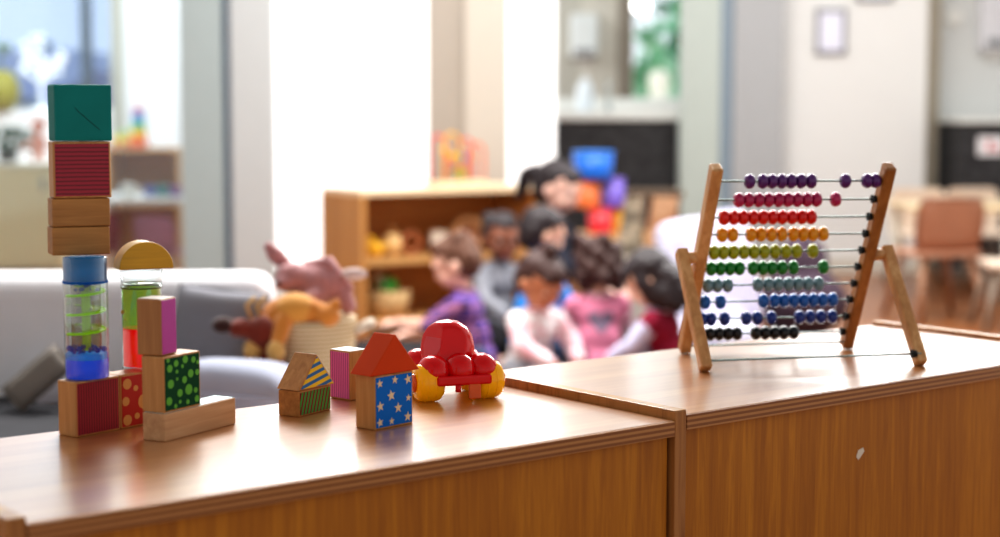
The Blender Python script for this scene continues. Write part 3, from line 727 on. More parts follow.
# ---- toddler table and chairs on the right
peach=mat('peach_plastic','#ffe8d4',.45); tan=mat('tan_plastic','#cc9c82',.42); tpw=wood('table_ply','#e0bf92','#f1d9b0','x',rough=.35,fine=30)
def toddler_chair(loc,rz,label,m,ml,group=None,s=1):
    t=thing('toddler_chair',label,'chair',loc,rz,group)
    M0=Matrix.Scale(s,4)
    MB().prism([(-.15,.28),(.15,.28),(.155,.295),(.15,.305),(-.15,.305),(-.155,.295)],-.14,.15,.006,M=M0).build('seat',m,t)
    b=bmesh.new(); 
    n=12; rows=[]
    for k,(z,wd,yb) in enumerate(((.30,.15,-.135),(.36,.158,-.145),(.42,.163,-.155),(.48,.16,-.165),(.525,.145,-.17),(.54,.12,-.172))):
        rows.append([b.verts.new((wd*(-1+2*i/n), yb+.035*abs(-1+2*i/n)**2.2, z)) for i in range(n+1)])
    for r0,r1 in zip(rows,rows[1:]):
        for i in range(n): b.faces.new([r0[i],r0[i+1],r1[i+1],r1[i]])
    g=bmesh.ops.solidify(b,geom=b.faces[:],thickness=.014)
    MB()._add(b,M0,0,True).build('backrest',m,t)
    MB().tube([(-.155,-.10,.40),(-.16,0,.40),(-.155,.06,.385),(-.15,.07,.33),(-.15,.07,.30)],.013,8,M=M0).tube([(.155,-.10,.40),(.16,0,.40),(.155,.06,.385),(.15,.07,.33),(.15,.07,.30)],.013,8,M=M0).build('armrest',m,t) if False else None
    for sx in (-1,1):
        for y0,y1 in ((-.10,-.19),(.11,.17)):
            MB().cyl((sx*.105,y0,.285),(sx*.165,y1,0),.017,.014,n=14,M=M0).build('leg',ml,t)
    return t
Yc=7.7; p=PX(936,.3,Yc)
toddler_chair((p.x,Yc,0),R(12),'tan pink toddler chair seen from behind at the low table',tan,mat('tan_leg','#a97b5e',.4),s=1.06)
toddler_chair((PX(920,.4,9.1).x,9.1,0),R(172),'pale peach toddler chair across the table, nearer the white wall',peach,mat('leg_grey','#9a8b7c',.4),s=1.0)
toddler_chair((PX(981,.4,9.2).x,9.2,0),R(186),'pale peach toddler chair across the table, before the dark counter',peach,mat('leg_grey','#9a8b7c'),s=1.0)
toddler_chair((PX(1018,.3,7.3).x,7.3,0),R(85),'light toddler chair cut by the right edge beside the table',peach,mat('leg_grey','#9a8b7c'))
ta=PX(898,.5,8.45).x; tb=PX(1120,.5,8.45).x
t=thing('toddler_table','low pale wooden table with white legs among the small chairs','table',((ta+tb)/2,8.4,0)); h=(tb-ta)/2
MB().box((-h,-.32,.475),(h,.32,.50),.006).build('tabletop',tpw,t)
for sx in (-1,1):
    for sy in (-1,1): MB().cyl((sx*(h-.05),sy*.27,0),(sx*(h-.05),sy*.27,.475),.022,n=16).build('leg',mat('leg_white','#d8d4c4',.4),t)
MB().cyl((-h+.47,-.27,0),(-h+.47,-.27,.475),.022,n=16).build('leg',mat('leg_white','#d8d4c4'),t)

# ================================================================== left: room behind the glass
YB=13.2
# back wall with window
wx0=X(-60,YB); wx1=X(113,YB); zs=ZY(108,YB)
struct(MB().box((xl-1.2,YB,0),(wx1,YB+.12,zs)),'wall_back.003',wallm)
struct(MB().box((X(125,YB),YB,0),(X(300,YB),YB+.12,FZ)),'wall_back.004',wallm)
struct(MB().box((wx1,YB-.04,zs-.3),(X(125,YB),YB+.1,FZ)),'trim_15',mat('frame_olive','#a5a293',.6))
struct(MB().box((X(83,YB),YB-.02,zs),(X(92,YB),YB+.06,FZ)),'trim_16',mat('mullion_dark','#33434e',.5))
struct(MB().box((xl-1.2,YB+.07,zs),(wx1,YB+.08,FZ)),'window_5',pane_mat('window_blue','#e4ecfb',.06))
def gable(name,label,px,Y,w_,h_,col,rcol):
    t=thing(name,label,'building',(XY(px,Y,1),Y,0)); MB().box((-w_/2,0,0),(w_/2,1,h_),.01).build('wall_panel',mat('b_'+col[1:],col,.8,emit=.15),t); MB().prism([(-w_/2-.2,h_),(w_/2+.2,h_),(w_/2-.3,h_+.45),(-w_/2+.3,h_+.45)],-.2,1.2).build('roof',mat('b_'+rcol[1:],rcol,.8,emit=.1),t)  # emission stands in for daylight on walls and roof
gable('far_backdrop','blue grey backdrop standing in for blue sky outside the window at the top left',18,22,2.4,1.35,'#a9b9da','#c6d2ee')  # made-up shape giving the deeper blue of the sky
gable('far_backdrop','reddish low building seen behind the window mullion',103,19,.8,1.0,'#9a8590','#8b8fae')
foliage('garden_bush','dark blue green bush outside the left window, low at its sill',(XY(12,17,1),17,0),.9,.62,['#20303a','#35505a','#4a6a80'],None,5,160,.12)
# cream cabinet, shelf and their things
cream=mat('cream_front','#efdcae',.6,var=.03)
zc_=ZY(163,9.6); t=thing('cream_cabinet','wide cream cabinet behind the glass at the left edge','cabinet',(X(-6,9.6),9.6,0))
MB().box((-.75,0,.05),(.36,.5,zc_-.02),.004).build('carcass',cream,t); MB().box((-.77,-.02,zc_-.02),(.38,.52,zc_),.004).build('worktop',mat('cream_top','#f3ecdb',.5),t)
for xa in (-.74,-.19): 
    d=MB().box((xa,-.018,.07),(xa+.54,-.001,zc_-.04),.004).build('door',cream,t); MB().box((xa+.46,-.03,zc_-.16),(xa+.48,-.018,zc_-.08),.004).build('handle',mat('chrome','#b9c1c2'),d)
MB().box((-.75,.02,0),(.36,.48,.05)).build('plinth',mat('plinth','#777672'),t)
# white wall unit behind it
t=thing('white_cupboard','white waist high cupboard behind the cream cabinet','cupboard',(X(20,12.2),12.2,0)); zz=ZY(112,12.2)
MB().box((-1.0,0,0),(.42,.5,zz-.03),.005).build('carcass',mat('cup_white','#f3f2ee',.5),t); MB().box((-1.02,-.02,zz-.03),(.44,.52,zz),.005).build('worktop',mat('cup_top','#fbfbfb',.5),t)
zt_c=zz
def onY(px,Y,z): return (PX(px,z,Y).x,Y,z+.001)
# plants & toys on white cupboard
t=thing('flower_vase','yellow vase with a red and blue flower at the left edge','vase',onY(3,12.2,zt_c)); MB().lathe([(0,0),(.06,0),(.11,.07),(.13,.16),(.1,.25),(.06,.3),(0,.29)],24).build('vase_body',mat('vase_yellow','#8c8416',.5),t)
MB().ell((-.09,0,.03),(.05,.05,.05),sub=2).build('flower_head',mat('petal_red','#c0484a',.6),t); MB().tube([(0,0,.28),(-.02,0,.38),(.02,0,.46)],.01,6).ell((.02,0,.47),(.05,.05,.04),sub=2).build('stem',mat('stem_green','#4a6b46',.6),t)
t=thing('white_tree_ornament','white branching ornament tree behind the teal cube','ornament',onY(42,12.5,zt_c)); m=MB(); m.cyl((0,0,0),(0,0,.5),.02,.01,n=10); random.seed(9)
for k in range(22):
    a=random.uniform(0,2*PI); z=random.uniform(.18,.48); l=random.uniform(.1,.18); m.tube([(0,0,z),(l*.5*math.cos(a),l*.4*math.sin(a),z+.05),(l*math.cos(a),l*.6*math.sin(a),z+.04+random.uniform(0,.1))],.007,5); m.ell((l*math.cos(a),l*.6*math.sin(a),z+.09),.022,sub=1)
m.build('branches',mat('orn_white','#f7fafc',.5,emit=.15),t); MB().lathe([(0,0),(.08,0),(.07,.03),(0,.04)],20).build('base',mat('orn_white','#f7fafc'),t)
MB().ell((.07,-.05,.5),(.04,.02,.03),sub=2).build('dark_bird',mat('bird_dark','#1f4450',.6),t)
t=thing('potted_plant','dark green leafy plant on the cream cabinet at the left edge','plant',onY(8,9.8,zc_)); m=MB(); random.seed(4)
for k in range(60):
    a=random.uniform(0,2*PI); rr=random.uniform(.0,.11); m.ell((rr*math.cos(a)*1.2,rr*math.sin(a),.06+random.uniform(0,.14)),(.035,.02,.008),Euler((random.uniform(-1,1),random.uniform(-1,1),a)).to_matrix(),sub=1)
m.build('foliage',mat('leaf_dark','#1e4a33',.6),t); MB().lathe([(0,0),(.05,0),(.065,.06),(.055,.062),(0,.055)],20).build('pot',mat('pot_black','#2a2420',.6),t)
t=thing('rag_doll','small salmon pink rag doll standing on the cream cabinet','doll',onY(39,9.75,zc_))
MB().ell((0,0,.2),(.035,.035,.042)).ell((0,0,.1),(.035,.028,.07)).cap((-.03,0,.13),.014,(-.1,0,.08),.012).cap((.03,0,.13),.014,(.08,0,.1),.012).cap((-.018,0,.06),.016,(-.03,0,.014),.014).cap((.018,0,.06),.016,(.03,0,.014),.014).remesh('body',mat('doll_pink','#d68a74',.8),t,.006,2)
MB().ell((0,.008,.215),(.04,.035,.038)).build('hair',mat('doll_hair','#b3583f',.9),t)
# open shelf with tower, table and chairs behind the glass
ws=wood('shelf_wood','#b98a52','#d7ab72','x',rough=.5,fine=25,c3='#c99a62'); wsd=wood('shelf_wood_dark','#ad6a2e','#c98844','x',rough=.6,fine=25)
def shelf(name,label,loc,rz,w_,d_,h_,shelves,th=.022,back=True,ms=None,mt=None):
    t=thing(name,label,'shelf',loc,rz)
    MB().box((0,0,0),(th,d_,h_-th),.002).build('side_panel',ms or ws,t); MB().box((w_-th,0,0),(w_,d_,h_-th),.002).build('side_panel',ms or ws,t)
    MB().box((0,-.002,h_-th),(w_,d_,h_),.002).build('top_panel',mt or ws,t)
    for z in shelves: MB().box((th,.004,z-th/2),(w_-th,d_-.01,z+th/2)).build('shelf_board',ws,t)
    MB().box((th,d_-.012,.03),(w_-th,d_,h_-th)).build('back_panel',wsd,t); return t
zsh=ZY(148,10.2); xs0=PX(105,zsh,10.2).x; xs1=PX(179,zsh,10.2).x
shelf('toy_shelf','brown open shelf behind the glass carrying a rainbow tower',(xs0,10.2,0),0,xs1-xs0,.35,zsh,(.05,.4))
t=thing('stacking_tower','rainbow stacking tower of rings on the shelf behind the glass','toy tower',onY(139,10.35,zsh))
for k,(c,r) in enumerate((('#d8402a',.055),('#ee8a1e',.052),('#f2c520',.049),('#56b04a',.045),('#2aa5c0',.041),('#3a6fc4',.037),('#c0406a',.032))):
    MB().lathe([(.008,0),(r-.006,0),(r,.008),(r,.027),(r-.006,.035),(.008,.035)],24,M=Matrix.Translation((0,0,.0355*k+.0005))).build('ring',mat('ring_'+c[1:],c,.5),t)
MB().cyl((0,0,0),(0,0,.262),.007,n=10).build('peg',ws,t)
t=thing('toy_truck','small yellow and green toy vehicle on the shelf top','toy',onY(121,10.35,zsh)); MB().box((-.06,-.03,.02),(.06,.03,.07),.01).build('truck_body',mat('toy_yellow','#e5cf62',.5),t); MB().box((-.01,-.028,.07),(.05,.028,.11),.01).build('cab',mat('toy_green','#9cc47a',.5),t)
for sx in(-.035,.035):
    for sy in (-1,1): MB().cyl((sx,sy*.03,.018),(sx,sy*.04,.018),.018,n=16).build('wheel',mat('toy_redwheel','#c05a4a',.5),t)
for i,(px,pyb,c,lab) in enumerate(((122,194,'#8fb0cc','pale blue bowl on the shelf board behind the glass'),(140,193,'#e8e2d8','white bowl on the shelf board behind the glass'),(160,192,'#3d3f86','dark violet bowl on the shelf board behind the glass'))):
    t=thing('toy_bowl',lab,'bowl',(PX(px,.41,10.36).x,10.36,.412)); MB().lathe([(0,0),(.03,0),(.045,.03),(.05,.075),(.045,.075),(.04,.03),(0,.012)],24).build('bowl_body',mat('bowl_'+c[1:],c,.5),t)
zt_=ZY(196,8.95)
t=thing('toddler_table','white topped low table behind the glass with toys on it','table',(PX(150,.5,8.95).x,8.95,0)); MB().box((-.30,-.25,zt_-.025),(.30,.25,zt_),.006).build('tabletop',mat('tbl_white','#efe9df',.4),t)
for sx in (-1,1):
    for sy in (-1,1): MB().cyl((sx*.26,sy*.2,0),(sx*.26,sy*.2,zt_-.025),.02,n=12).build('leg',mat('leg_wood','#cdb08a',.5),t)
for px,c,s,lab in ((128,'#f0e6d8',.05,'cream toy cup on the white table behind the glass'),(150,'#5a6db5',.04,'blue toy cup on the white table behind the glass'),(163,'#3f8f8a',.045,'teal toy cup on the white table behind the glass'),(175,'#8a4f9a',.04,'violet toy cup on the white table behind the glass')):
    t=thing('toy_cup',lab,'cup',onY(px,8.85,zt_)); MB().lathe([(0,0),(s*.6,0),(s*.8,s*1.4),(s*.7,s*1.4),(s*.5,.008),(0,.008)],20).build('cup_body',mat('cup_'+c[1:],c,.5),t); MB().tube([(s*.7,0,s*1.1),(s*1.2,0,s*.9),(s*1.1,0,s*.4),(s*.62,0,s*.3)],.006,6).build('handle',mat('cup_'+c[1:],c),t)
toddler_chair((PX(166,.3,8.55).x,8.55,0),R(-22),'dusty pink toddler chair at the white table behind the glass',mat('dusty_pink','#c08a98',.5),mat('leg_wood','#cdb08a'),s=.82)
toddler_chair((PX(97,.3,8.75).x,8.75,0),R(10),'dark red toddler chair at the white table behind the glass',mat('crimson_chair','#9a2038',.5),mat('leg_wood','#cdb08a'),s=.82)

# ================================================================== main shelf with toys
Ys=7.05; zt_s=ZY(190,Ys+.02)
pl=PX(361,zt_s,Ys); A_=R(33)
SW=.93; SD=.38
ms_=wood('shelf_side','#b07a42','#d09a5c','z',rough=.45,fine=30,c3='#c28c50'); mt_=wood('shelf_top','#e3bf92','#f2d8b2','x',rough=.3,fine=25)
shelf('toy_shelf','wooden toy shelf with two compartments against the bright wall',(pl.x,pl.y,0),A_,SW,SD,zt_s,(.045,.315),.026,True,ms_,mt_)
MS=Matrix.Translation((pl.x,pl.y,0)) @ Matrix.Rotation(A_,4,'Z')
def SH(x,y,z): return MS @ Vector((x,y,z))
def at_sh(px,y,z):
    best=None
    for i in range(200):
        q=SH(SW*i/199,y,z); e=abs(proj(q)[0]-px)
        if best is None or e<best[0]: best=(e,q)
    return best[1]
# bead maze on top
q=at_sh(457,.2,zt_s+.001)
t=thing('bead_maze','wire bead maze with red and yellow loops on top of the toy shelf','toy',q,A_)
MB().box((-.13,-.07,0),(.13,.07,.018),.006).build('base',mt_,t)
def loop(pts,c,nm='wire'): return MB().tube(pts,.0065,8).build(nm,mat('wire_'+c[1:],c,.35),t)
def arch(x0,x1,y,h,n=20):
    pts=[(x0,y,.015),(x0,y,h*.6)]; r=(x1-x0)/2
    pts+= [(x0+r-r*math.cos(PI*i/n),y,h-r+r*math.sin(PI*i/n)) for i in range(1,n)]
    return pts+[(x1,y,h*.6),(x1,y,.015)]
wy_=loop(arch(-.085,-.005,-.03,.235),'#e8a81a'); wr_=loop(arch(.02,.10,.02,.21),'#d8504a'); loop(arch(-.115,-.03,.045,.225),'#d83a3a'); loop(arch(.035,.118,-.045,.19),'#e06a3a')
loop([(-.06,0,.12),(-.02,0,.135),(.03,0,.12),(.07,0,.135),(.10,0,.12)],'#f0b82a'); loop([(-.05,0,.07),(.0,.0,.09),(.05,0,.07),(.09,0,.08)],'#c84a3a')
for k,(x,z,c) in enumerate(((-.05,.125,'#e8502a'),(-.02,.132,'#f0c828'),(.01,.127,'#58b050'),(.04,.124,'#3a70c8'),(.0,.055,'#6ab03c'),(.03,.05,'#7ac040'),(-.085,.16,'#f2b01e'),(.06,.127,'#e8502a'))): MB().ell((x,0 if k!=6 else -.03,z),(.018,.016,.016),sub=2).build('bead',mat('mz_'+c[1:],c,.35),t)
for px in (427,448,469): pass
# middle compartment
zb=.315+.014
def lump(name,label,cat,q,prims,m,vox=.006): 
    t=thing(name,label,cat,q); mb=MB()
    for c,r in prims: mb.ell(c,r)
    mb.remesh('body',m,t,vox,2); return t
q=at_sh(375,.12,zb); t=thing('toy_duck','small yellow toy duck in the upper shelf compartment','toy',q)
MB().ell((0,0,.035),(.04,.03,.033)).ell((-.02,0,.075),(.02,.02,.02)).ell((.04,0,.05),(.014,.012,.012)).remesh('body',mat('duck_yellow','#ecb52c',.5),t,.005,2); MB().cyl((-.036,0,.073),(-.055,0,.07),.009,.003,n=10).build('beak',mat('duck_orange','#e07a20',.5),t)
q=at_sh(393,.16,zb); t=thing('wooden_ball','pale wooden ball with a peg in the upper shelf compartment','toy',q); MB().ell((0,0,.05),.05).build('ball',mat('ball_pale','#eec98e',.5),t); MB().cyl((0,0,.095),(0,0,.125),.012,n=12).build('peg',ws,t)
q=at_sh(411,.12,zb); t=thing('wooden_ring','reddish brown wooden ring in the upper shelf compartment','toy',q,R(30)); MB().tube([(.042*math.cos(2*PI*i/24),0,.055+.042*math.sin(2*PI*i/24)) for i in range(24)],.013,10,closed=True).build('ring_body',mat('ring_brown','#a4603a',.5),t)
q=at_sh(438,.14,zb); t=thing('white_box','small white cardboard box in the upper shelf compartment','box',q,R(10)); MB().box((-.035,-.035,0),(.035,.035,.09),.003).build('carton',mat('carton','#efe6da',.6),t); MB().box((-.037,-.037,.09),(.037,.037,.1),.003).build('lid',mat('carton_lid','#e2d2bc',.6),t)
q=at_sh(468,.15,zb); t=thing('round_basket','round wooden hoop drum in the upper shelf compartment','drum',q,R(15))
MB().lathe([(.058,-.03),(.078,-.03),(.08,-.02),(.08,.02),(.078,.03),(.058,.03),(.058,-.03)],32,M=Matrix.Translation((0,0,.082)) @ Matrix.Rotation(PI/2,4,'X')).build('hoop',mat('hoop_tan','#c99a6a',.5),t); MB().cyl((0,-.008,.082),(0,.008,.082),.058,n=32).build('skin',mat('skin_tan','#a3714f',.6),t)
q=at_sh(497,.15,zb); t=thing('wooden_box','tan wooden box at the right of the upper shelf compartment','box',q,R(22)); MB().box((-.05,-.05,0),(.05,.05,.09),.004).build('box_body',ws,t); MB().box((-.052,-.052,.09),(.052,.052,.1),.003).build('lid',mt_,t)
# lower compartment
zb=.045+.014
q=at_sh(388,.14,zb); t=thing('woven_basket','pale woven basket in the lower shelf compartment','basket',q)
MB().lathe([(0,0),(.075,0),(.095,.06),(.1,.12),(.092,.12),(.085,.06),(.066,.01),(0,.01)],28).build('basket_body',stripes('weave','#d8b98c','#b8935f',.012,.5,(0,0,1),.8),t)
q2=q+Vector((0,-.01,.11)); t=thing('toy_frog','bright green soft ball on top of the woven basket','ball',q2); MB().ell((0,0,.03),(.045,.045,.04)).build('ball_body',mat('green_soft','#55c452',.6),t); MB().ell((-.02,-.035,.045),.012,sub=2).build('dot',mat('soft_white','#f0f0e8',.6),t)
q2=q+Vector((-.045,.03,.125)); t=thing('soft_ball','cream soft ball in the woven basket','ball',q2); MB().ell((0,0,.03),(.04,.04,.045)).build('ball_body',mat('cream_soft','#efdcb4',.7),t); MB().tube([(.04*math.cos(a),.04*math.sin(a),.03) for a in [2*PI*i/20 for i in range(20)]],.002,6,closed=True).build('seam',mat('seam_tan','#b09060',.7),t)

# ================================================================== stacked coloured stools behind the teacher
def bucket(px,py_b,py_t,wpx,Y,c,label,lid):
    a=PX(px,.5,Y); r=wpx/2*Y/F; z0=ZY(py_b,Y); h=ZY(py_t,Y)-z0
    t=thing('storage_tub',label,'tub',(a.x,Y,z0)); MB().lathe([(0,0),(r*.86,0),(r*.9,.005),(r*.98,h*.9),(r*.9,h*.9),(r*.8,.02),(0,.02)],36).build('tub_body',mat('tub_'+c[1:],c,.35,coat=.2),t)
    MB().lathe([(0,h*.9),(r*1.0,h*.9),(r*1.02,h*.94),(r*.98,h),(0,h)],36).build('lid',mat('lid_'+lid[1:],lid,.35),t); return t
Yk=7.6
t=thing('low_bench','low pale bench carrying the coloured tubs behind the teacher','bench',(PX(612,.2,Yk).x,Yk,0)); zb_=ZY(233,Yk)
MB().box((-.19,-.1,zb_-.03),(.19,.2,zb_-.001),.004).build('bench_top',ws,t)
for sx in (-.15,.15): MB().box((sx-.015,-.08,0),(sx+.015,.18,zb_-.03),.003).build('side_panel',ws,t)
bucket(600,233,208,26,Yk,'#dc3440','red tub on the bench under the orange and purple ones','#c82a34')
bucket(623,233,206,22,Yk+.06,'#f2b414','yellow tub on the bench beside the red one','#e0a010')
bucket(588,208,180,26,Yk,'#f0824a','orange tub directly under the blue one','#e87038')
bucket(613,207,178,24,Yk+.03,'#7d66cc','purple tub stacked over the red and yellow ones','#8a74d8')
bucket(593,179,151,42,Yk,'#1f6fd6','wide blue tub topping the coloured stack','#3d8cec')
# things leaning in front of dark counter
t=thing('shelf_basket','brown striped tray leaning by the dark counter front','tray',(PX(655,.6,8.6).x,8.6,0)); zz=ZY(190,8.6)
MB().box((-.12,-.1,0),(.12,.15,zz-.04),.004).build('stand',mat('stand_dark','#3a332e',.7),t); MB().box((-.14,-.12,zz-.035),(.14,.17,zz),.01).build('tray_body',stripes('tray_stripe','#7a6148','#4b4038',.03,.5,(1,0,0),.6),t)
# rug under the group
rug=thing('floor_rug','dark grey rug the children sit on','rug',(PX(545,0,6).x,6.05,0)); MB().box((-.75,-.95,.0005),(.95,.85,.008),.003).build('rug_pile',mat('rug_dark','#2d2b30',.95,var=.2),rug); MB().box((-.77,-.97,.0004),(.97,.87,.005),.002).build('border',mat('rug_border','#1d1c20',.95),rug)
# picture book board and upholstered cushion chair on the right of the group
p=PX(645,.45,6.5)
t=thing('picture_book','large open picture book with faded grey and tan pages held up beside the teacher','book',(PX(645,.4,6.9).x,6.9,ZY(256,6.9)),R(-6))
z1=ZY(197,6.9)-ZY(256,6.9)
def page(x0,x1,y0,y1,m,nm='page'):
    t2=bmesh.new(); a=[(x0,y0,.0),(x1,y1,.0),(x1+.03*(1 if x1>0 else 0),y1+.05,z1),(x0+.04,y0+.05,z1)]
    vs=[t2.verts.new(v) for v in a]; t2.faces.new(vs); bmesh.ops.solidify(t2,geom=t2.faces[:],thickness=.006); bmesh.ops.recalc_face_normals(t2,faces=t2.faces); return MB()._add(t2).build(nm,m,t)
page(-.125,-.01,-.03,0,blotch('page_grey','#8c8272','#cdbfa8',16,.5,.6,'#b9b3b0')); page(-.01,.11,0,-.02,blotch('page_tan','#c99a76','#dcb590',12,.5,.6,'#b8846a'))
MB().box((-.014,-.002,0),(-.006,.004,z1*.98),.001,M=Matrix.Shear('XY',4,(0,0)) if False else None).build('spine',mat('spine_tan','#8a6e58',.6),t)
# the book leans on a small easel box
t=thing('book_stand','small white stand under the open picture book','stand',(PX(645,.2,6.97).x,6.97,0)); zz=ZY(256,6.9)
MB().box((-.1,-.06,0),(.1,.07,zz-.012),.006).build('stand_body',mat('stand_cream','#d8cfc4',.7),t); MB().box((-.12,-.1,zz-.012),(.12,.08,zz-.001),.003).build('ledge',mat('stand_cream','#d8cfc4'),t)
# white armchair-like floor cushion
fab=blotch('lilac_fabric','#bdbad2','#d2d0e2',9,.5,.85,'#aeaac4')
b0=PX(735,.3,6.2)
t=thing('floor_chair','white and lilac padded floor chair behind the abacus left half','chair',(PX(712,.2,6.25).x,6.25,0),R(-16))
MB().box((-.17,-.2,.01),(.17,.2,.17),.05,seg=4).remesh('seat',fab,t,.018,6,disp=.008,dscale=14)
MB().box((-.19,.0,-.24),(.19,.11,.24),.05,seg=4,M=Matrix.Translation((-.045,.13,.34)) @ Matrix.Rotation(R(-14),4,'X') @ Matrix.Rotation(R(-12),4,'Y')).remesh('backrest',fab,t,.018,6,disp=.01,dscale=12)
t=thing('bean_bag','dark plum bean bag behind the abacus right half','bean bag',(PX(803,.2,6.9).x,6.9,0))
MB().ell((0,0,.16),(.19,.18,.155)).ell((-.01,.03,.32),(.12,.12,.13)).remesh('bag_body',mat('plum_fabric','#4a3a48',.9,var=.2),t,.018,8,disp=.012,dscale=12)
MB().tube([(.0,-.02,.44),(.02,-.02,.47),(.04,-.02,.44)],.008,8).build('carry_loop',mat('plum_loop','#3a2c38',.9),t)

# ================================================================== sofa, cushions, basket of soft toys
sof=mat('sofa_white','#e7e6ea',.85,var=.03,bmp=.2,bscale=40); sofd=mat('sofa_charcoal','#35353a',.9,var=.15)
YS=3.62; zsb=ZY(273,YS+.1); zse=.33
xr=PX(272,.6,YS+.1).x; xL=-2.1
t=thing('low_sofa','low white sofa with a charcoal seat behind the left cabinet','sofa',(0,0,0))
MB().box((xL,YS,.04),(xr,YS+.2,zsb),.045,seg=4).build('backrest',sof,t)
MB().box((xL,2.95,.04),(xr+.45,YS+.12,zse-.10),.03,seg=3).build('base',sof,t)
MB().box((xL,2.95,zse-.10),(PX(190,.3,3.4).x,YS+.02,zse),.03,seg=3).build('seat_cushion',sofd,t)
MB().box((PX(190,.3,3.4).x+.004,2.95,zse-.10),(xr+.45,YS+.02,zse),.03,seg=3).build('seat_cushion',sof,t)
for x in (xL+.08,xr+.3):
    for y in (3.0,YS): MB().cyl((x,y,0),(x,y,.045),.022,n=14).build('leg',mat('sofa_leg','#3a3a3a',.5),t)
def pillow(label,loc,rot,w_,h_,th,m,seed=0):
    t=thing('cushion',label,'cushion',loc); b=bmesh.new(); n=16; grid=[]
    for sgn in (1,-1):
        g=[[None]*(n+1) for _ in range(n+1)]
        for i in range(n+1):
            for j in range(n+1):
                u=-1+2*i/n; v=-1+2*j/n; k=max(0,(1-u**4)*(1-v**4))**.5
                q=1-.07*(1-abs(u))*0-.06*(u*u*v*v)*-1*0
                x=u*w_/2*(1-.08*(1-v*v)*0 -.06*(1-abs(v))*abs(u)); z=v*h_/2*(1-.06*(1-abs(u))*abs(v))
                g[i][j]=b.verts.new((x,sgn*th/2*k+.004*noise.noise(Vector((x*9+seed,z*9,sgn))),z))
        for i in range(n):
            for j in range(n): b.faces.new([g[i][j],g[i+1][j],g[i+1][j+1],g[i][j+1]])
    bmesh.ops.remove_doubles(b,verts=b.verts,dist=.004); bmesh.ops.recalc_face_normals(b,faces=b.faces)
    M0=rot.to_matrix().to_4x4(); MB()._add(b,M0,0,True).build('cushion_cover',m,t)
    e=[(-w_/2*.97,0,-h_/2*.97),(w_/2*.97,0,-h_/2*.97),(w_/2*.97,0,h_/2*.97),(-w_/2*.97,0,h_/2*.97)]
    MB().tube([Vector(a)*(1-k)+Vector(b_)*k for a,b_ in zip(e,e[1:]+e[:1]) for k in (0,.25,.5,.75)],.004,6,closed=True,M=M0).build('piping',m,t); return t
pillow('dark grey square cushion leaning on the sofa back',W(219,330,3.50),Euler((R(-12),R(6),R(-5))),.20,.18,.09,mat('cush_grey','#8d8d95',.9,var=.08),1)
pillow('puffy light grey cushion lying on the sofa seat',W(236,392,3.22)+Vector((0,0,.0)),Euler((R(84),R(3),R(-8))),.27,.26,.13,mat('cush_light','#aeb3c6',.9,var=.06),2)
pillow('taupe cushion tilted on the charcoal seat at the left',W(38,378,3.45),Euler((R(-10),R(-40),R(12))),.145,.062,.05,mat('cush_taupe','#8d867f',.9,var=.08),3)
pillow('small pale cushion beside the tilted taupe one',W(54,395,3.54),Euler((R(-15),R(-20),R(-10))),.09,.06,.045,mat('cush_pale','#c9c8d2',.9,var=.06),4)
# rope basket
YBk=3.72; xb=PX(309,.4,YBk).x; zb=.331
YBk=3.48; xb=PX(309,.4,YBk).x
rope=stripes('rope','#d9c6a6','#b59c74',.009,.55,(0,0,1),.9,wob=.001)
t=thing('rope_basket','cream rope basket filled with soft toys on the sofa end','basket',(xb,YBk,zb))
MB().lathe([(0,0),(.070,0),(.085,.012),(.096,.09),(.102,.18),(.102,.192),(.094,.192),(.09,.09),(.075,.018),(0,.014)],40).build('basket_body',rope,t)
for s in (-1,1): MB().tube([(s*.101,-.02,.165),(s*.127,-.018,.178),(s*.135,0,.18),(s*.127,.018,.178),(s*.101,.02,.165)],.009,8).build('handle',mat('rope_handle','#d9cdbd',.9),t)
zz=zb+.172
fur=lambda n,c: mat(n,c,.95,var=.12,sheen=.4,bmp=.5,bscale=220)
# pink bunny
t=thing('plush_bunny','dusty pink plush bunny with long floppy ears on top of the basket','soft toy',(xb+.0,YBk+.03,zz+.012))
MB().ell((.02,0,.075),(.065,.05,.045)).ell((-.035,-.02,.09),(.038,.036,.034)).ell((-.05,-.05,.08),(.02,.016,.015)).cap((.06,0,.09),.02,(.085,-.03,.03),.018).cap((.03,-.03,.06),.02,(.01,-.06,.05),.018).remesh('body',fur('plush_pink','#c08a8c'),t,.005,3,disp=.002,dscale=90)
for pts in (((-.05,.0,.115),(-.075,.0,.14),(-.085,-.01,.155)),((-.01,.01,.11),(.04,-.01,.12),(.085,-.02,.07))): MB().tube([Vector(p) for p in pts],[.014,.018,.010],10).ell(pts[2],.011,sub=2).build('ear',fur('plush_pink','#c08a8c'),t)
MB().ell((.098,-.035,.1),(.028,.014,.013)).build('paw',fur('plush_pale','#d9c3c0'),t)
MB().ell((-.058,-.066,.084),.005,sub=2).build('nose',M_rubber,t)
# orange bear
t=thing('plush_bear','ginger orange plush bear lying across the basket rim','soft toy',(xb-.02,YBk-.05,zz-.005))
MB().ell((.0,-.01,.042),(.07,.042,.036)).ell((.065,-.02,.035),(.03,.028,.026)).cap((-.04,-.03,.035),.02,(-.08,-.05,-.02),.016).cap((-.02,-.045,.03),.02,(-.03,-.075,-.02),.016).ell((.085,-.02,.06),(.012,.01,.012)).remesh('body',fur('plush_orange','#d58a3a'),t,.005,3,disp=.002,dscale=90)
MB().ell((.0,-.012,.045),(.05,.046,.039)).build('waistcoat',fur('plush_gold','#e0a04a'),t)
for x,y,z,r in ((-.082,-.055,-.03,.021),(-.032,-.08,-.03,.02)): MB().ell((x,y,z),(r,r,r*1.15)).build('paw',fur('plush_paw','#dcae66'),t)
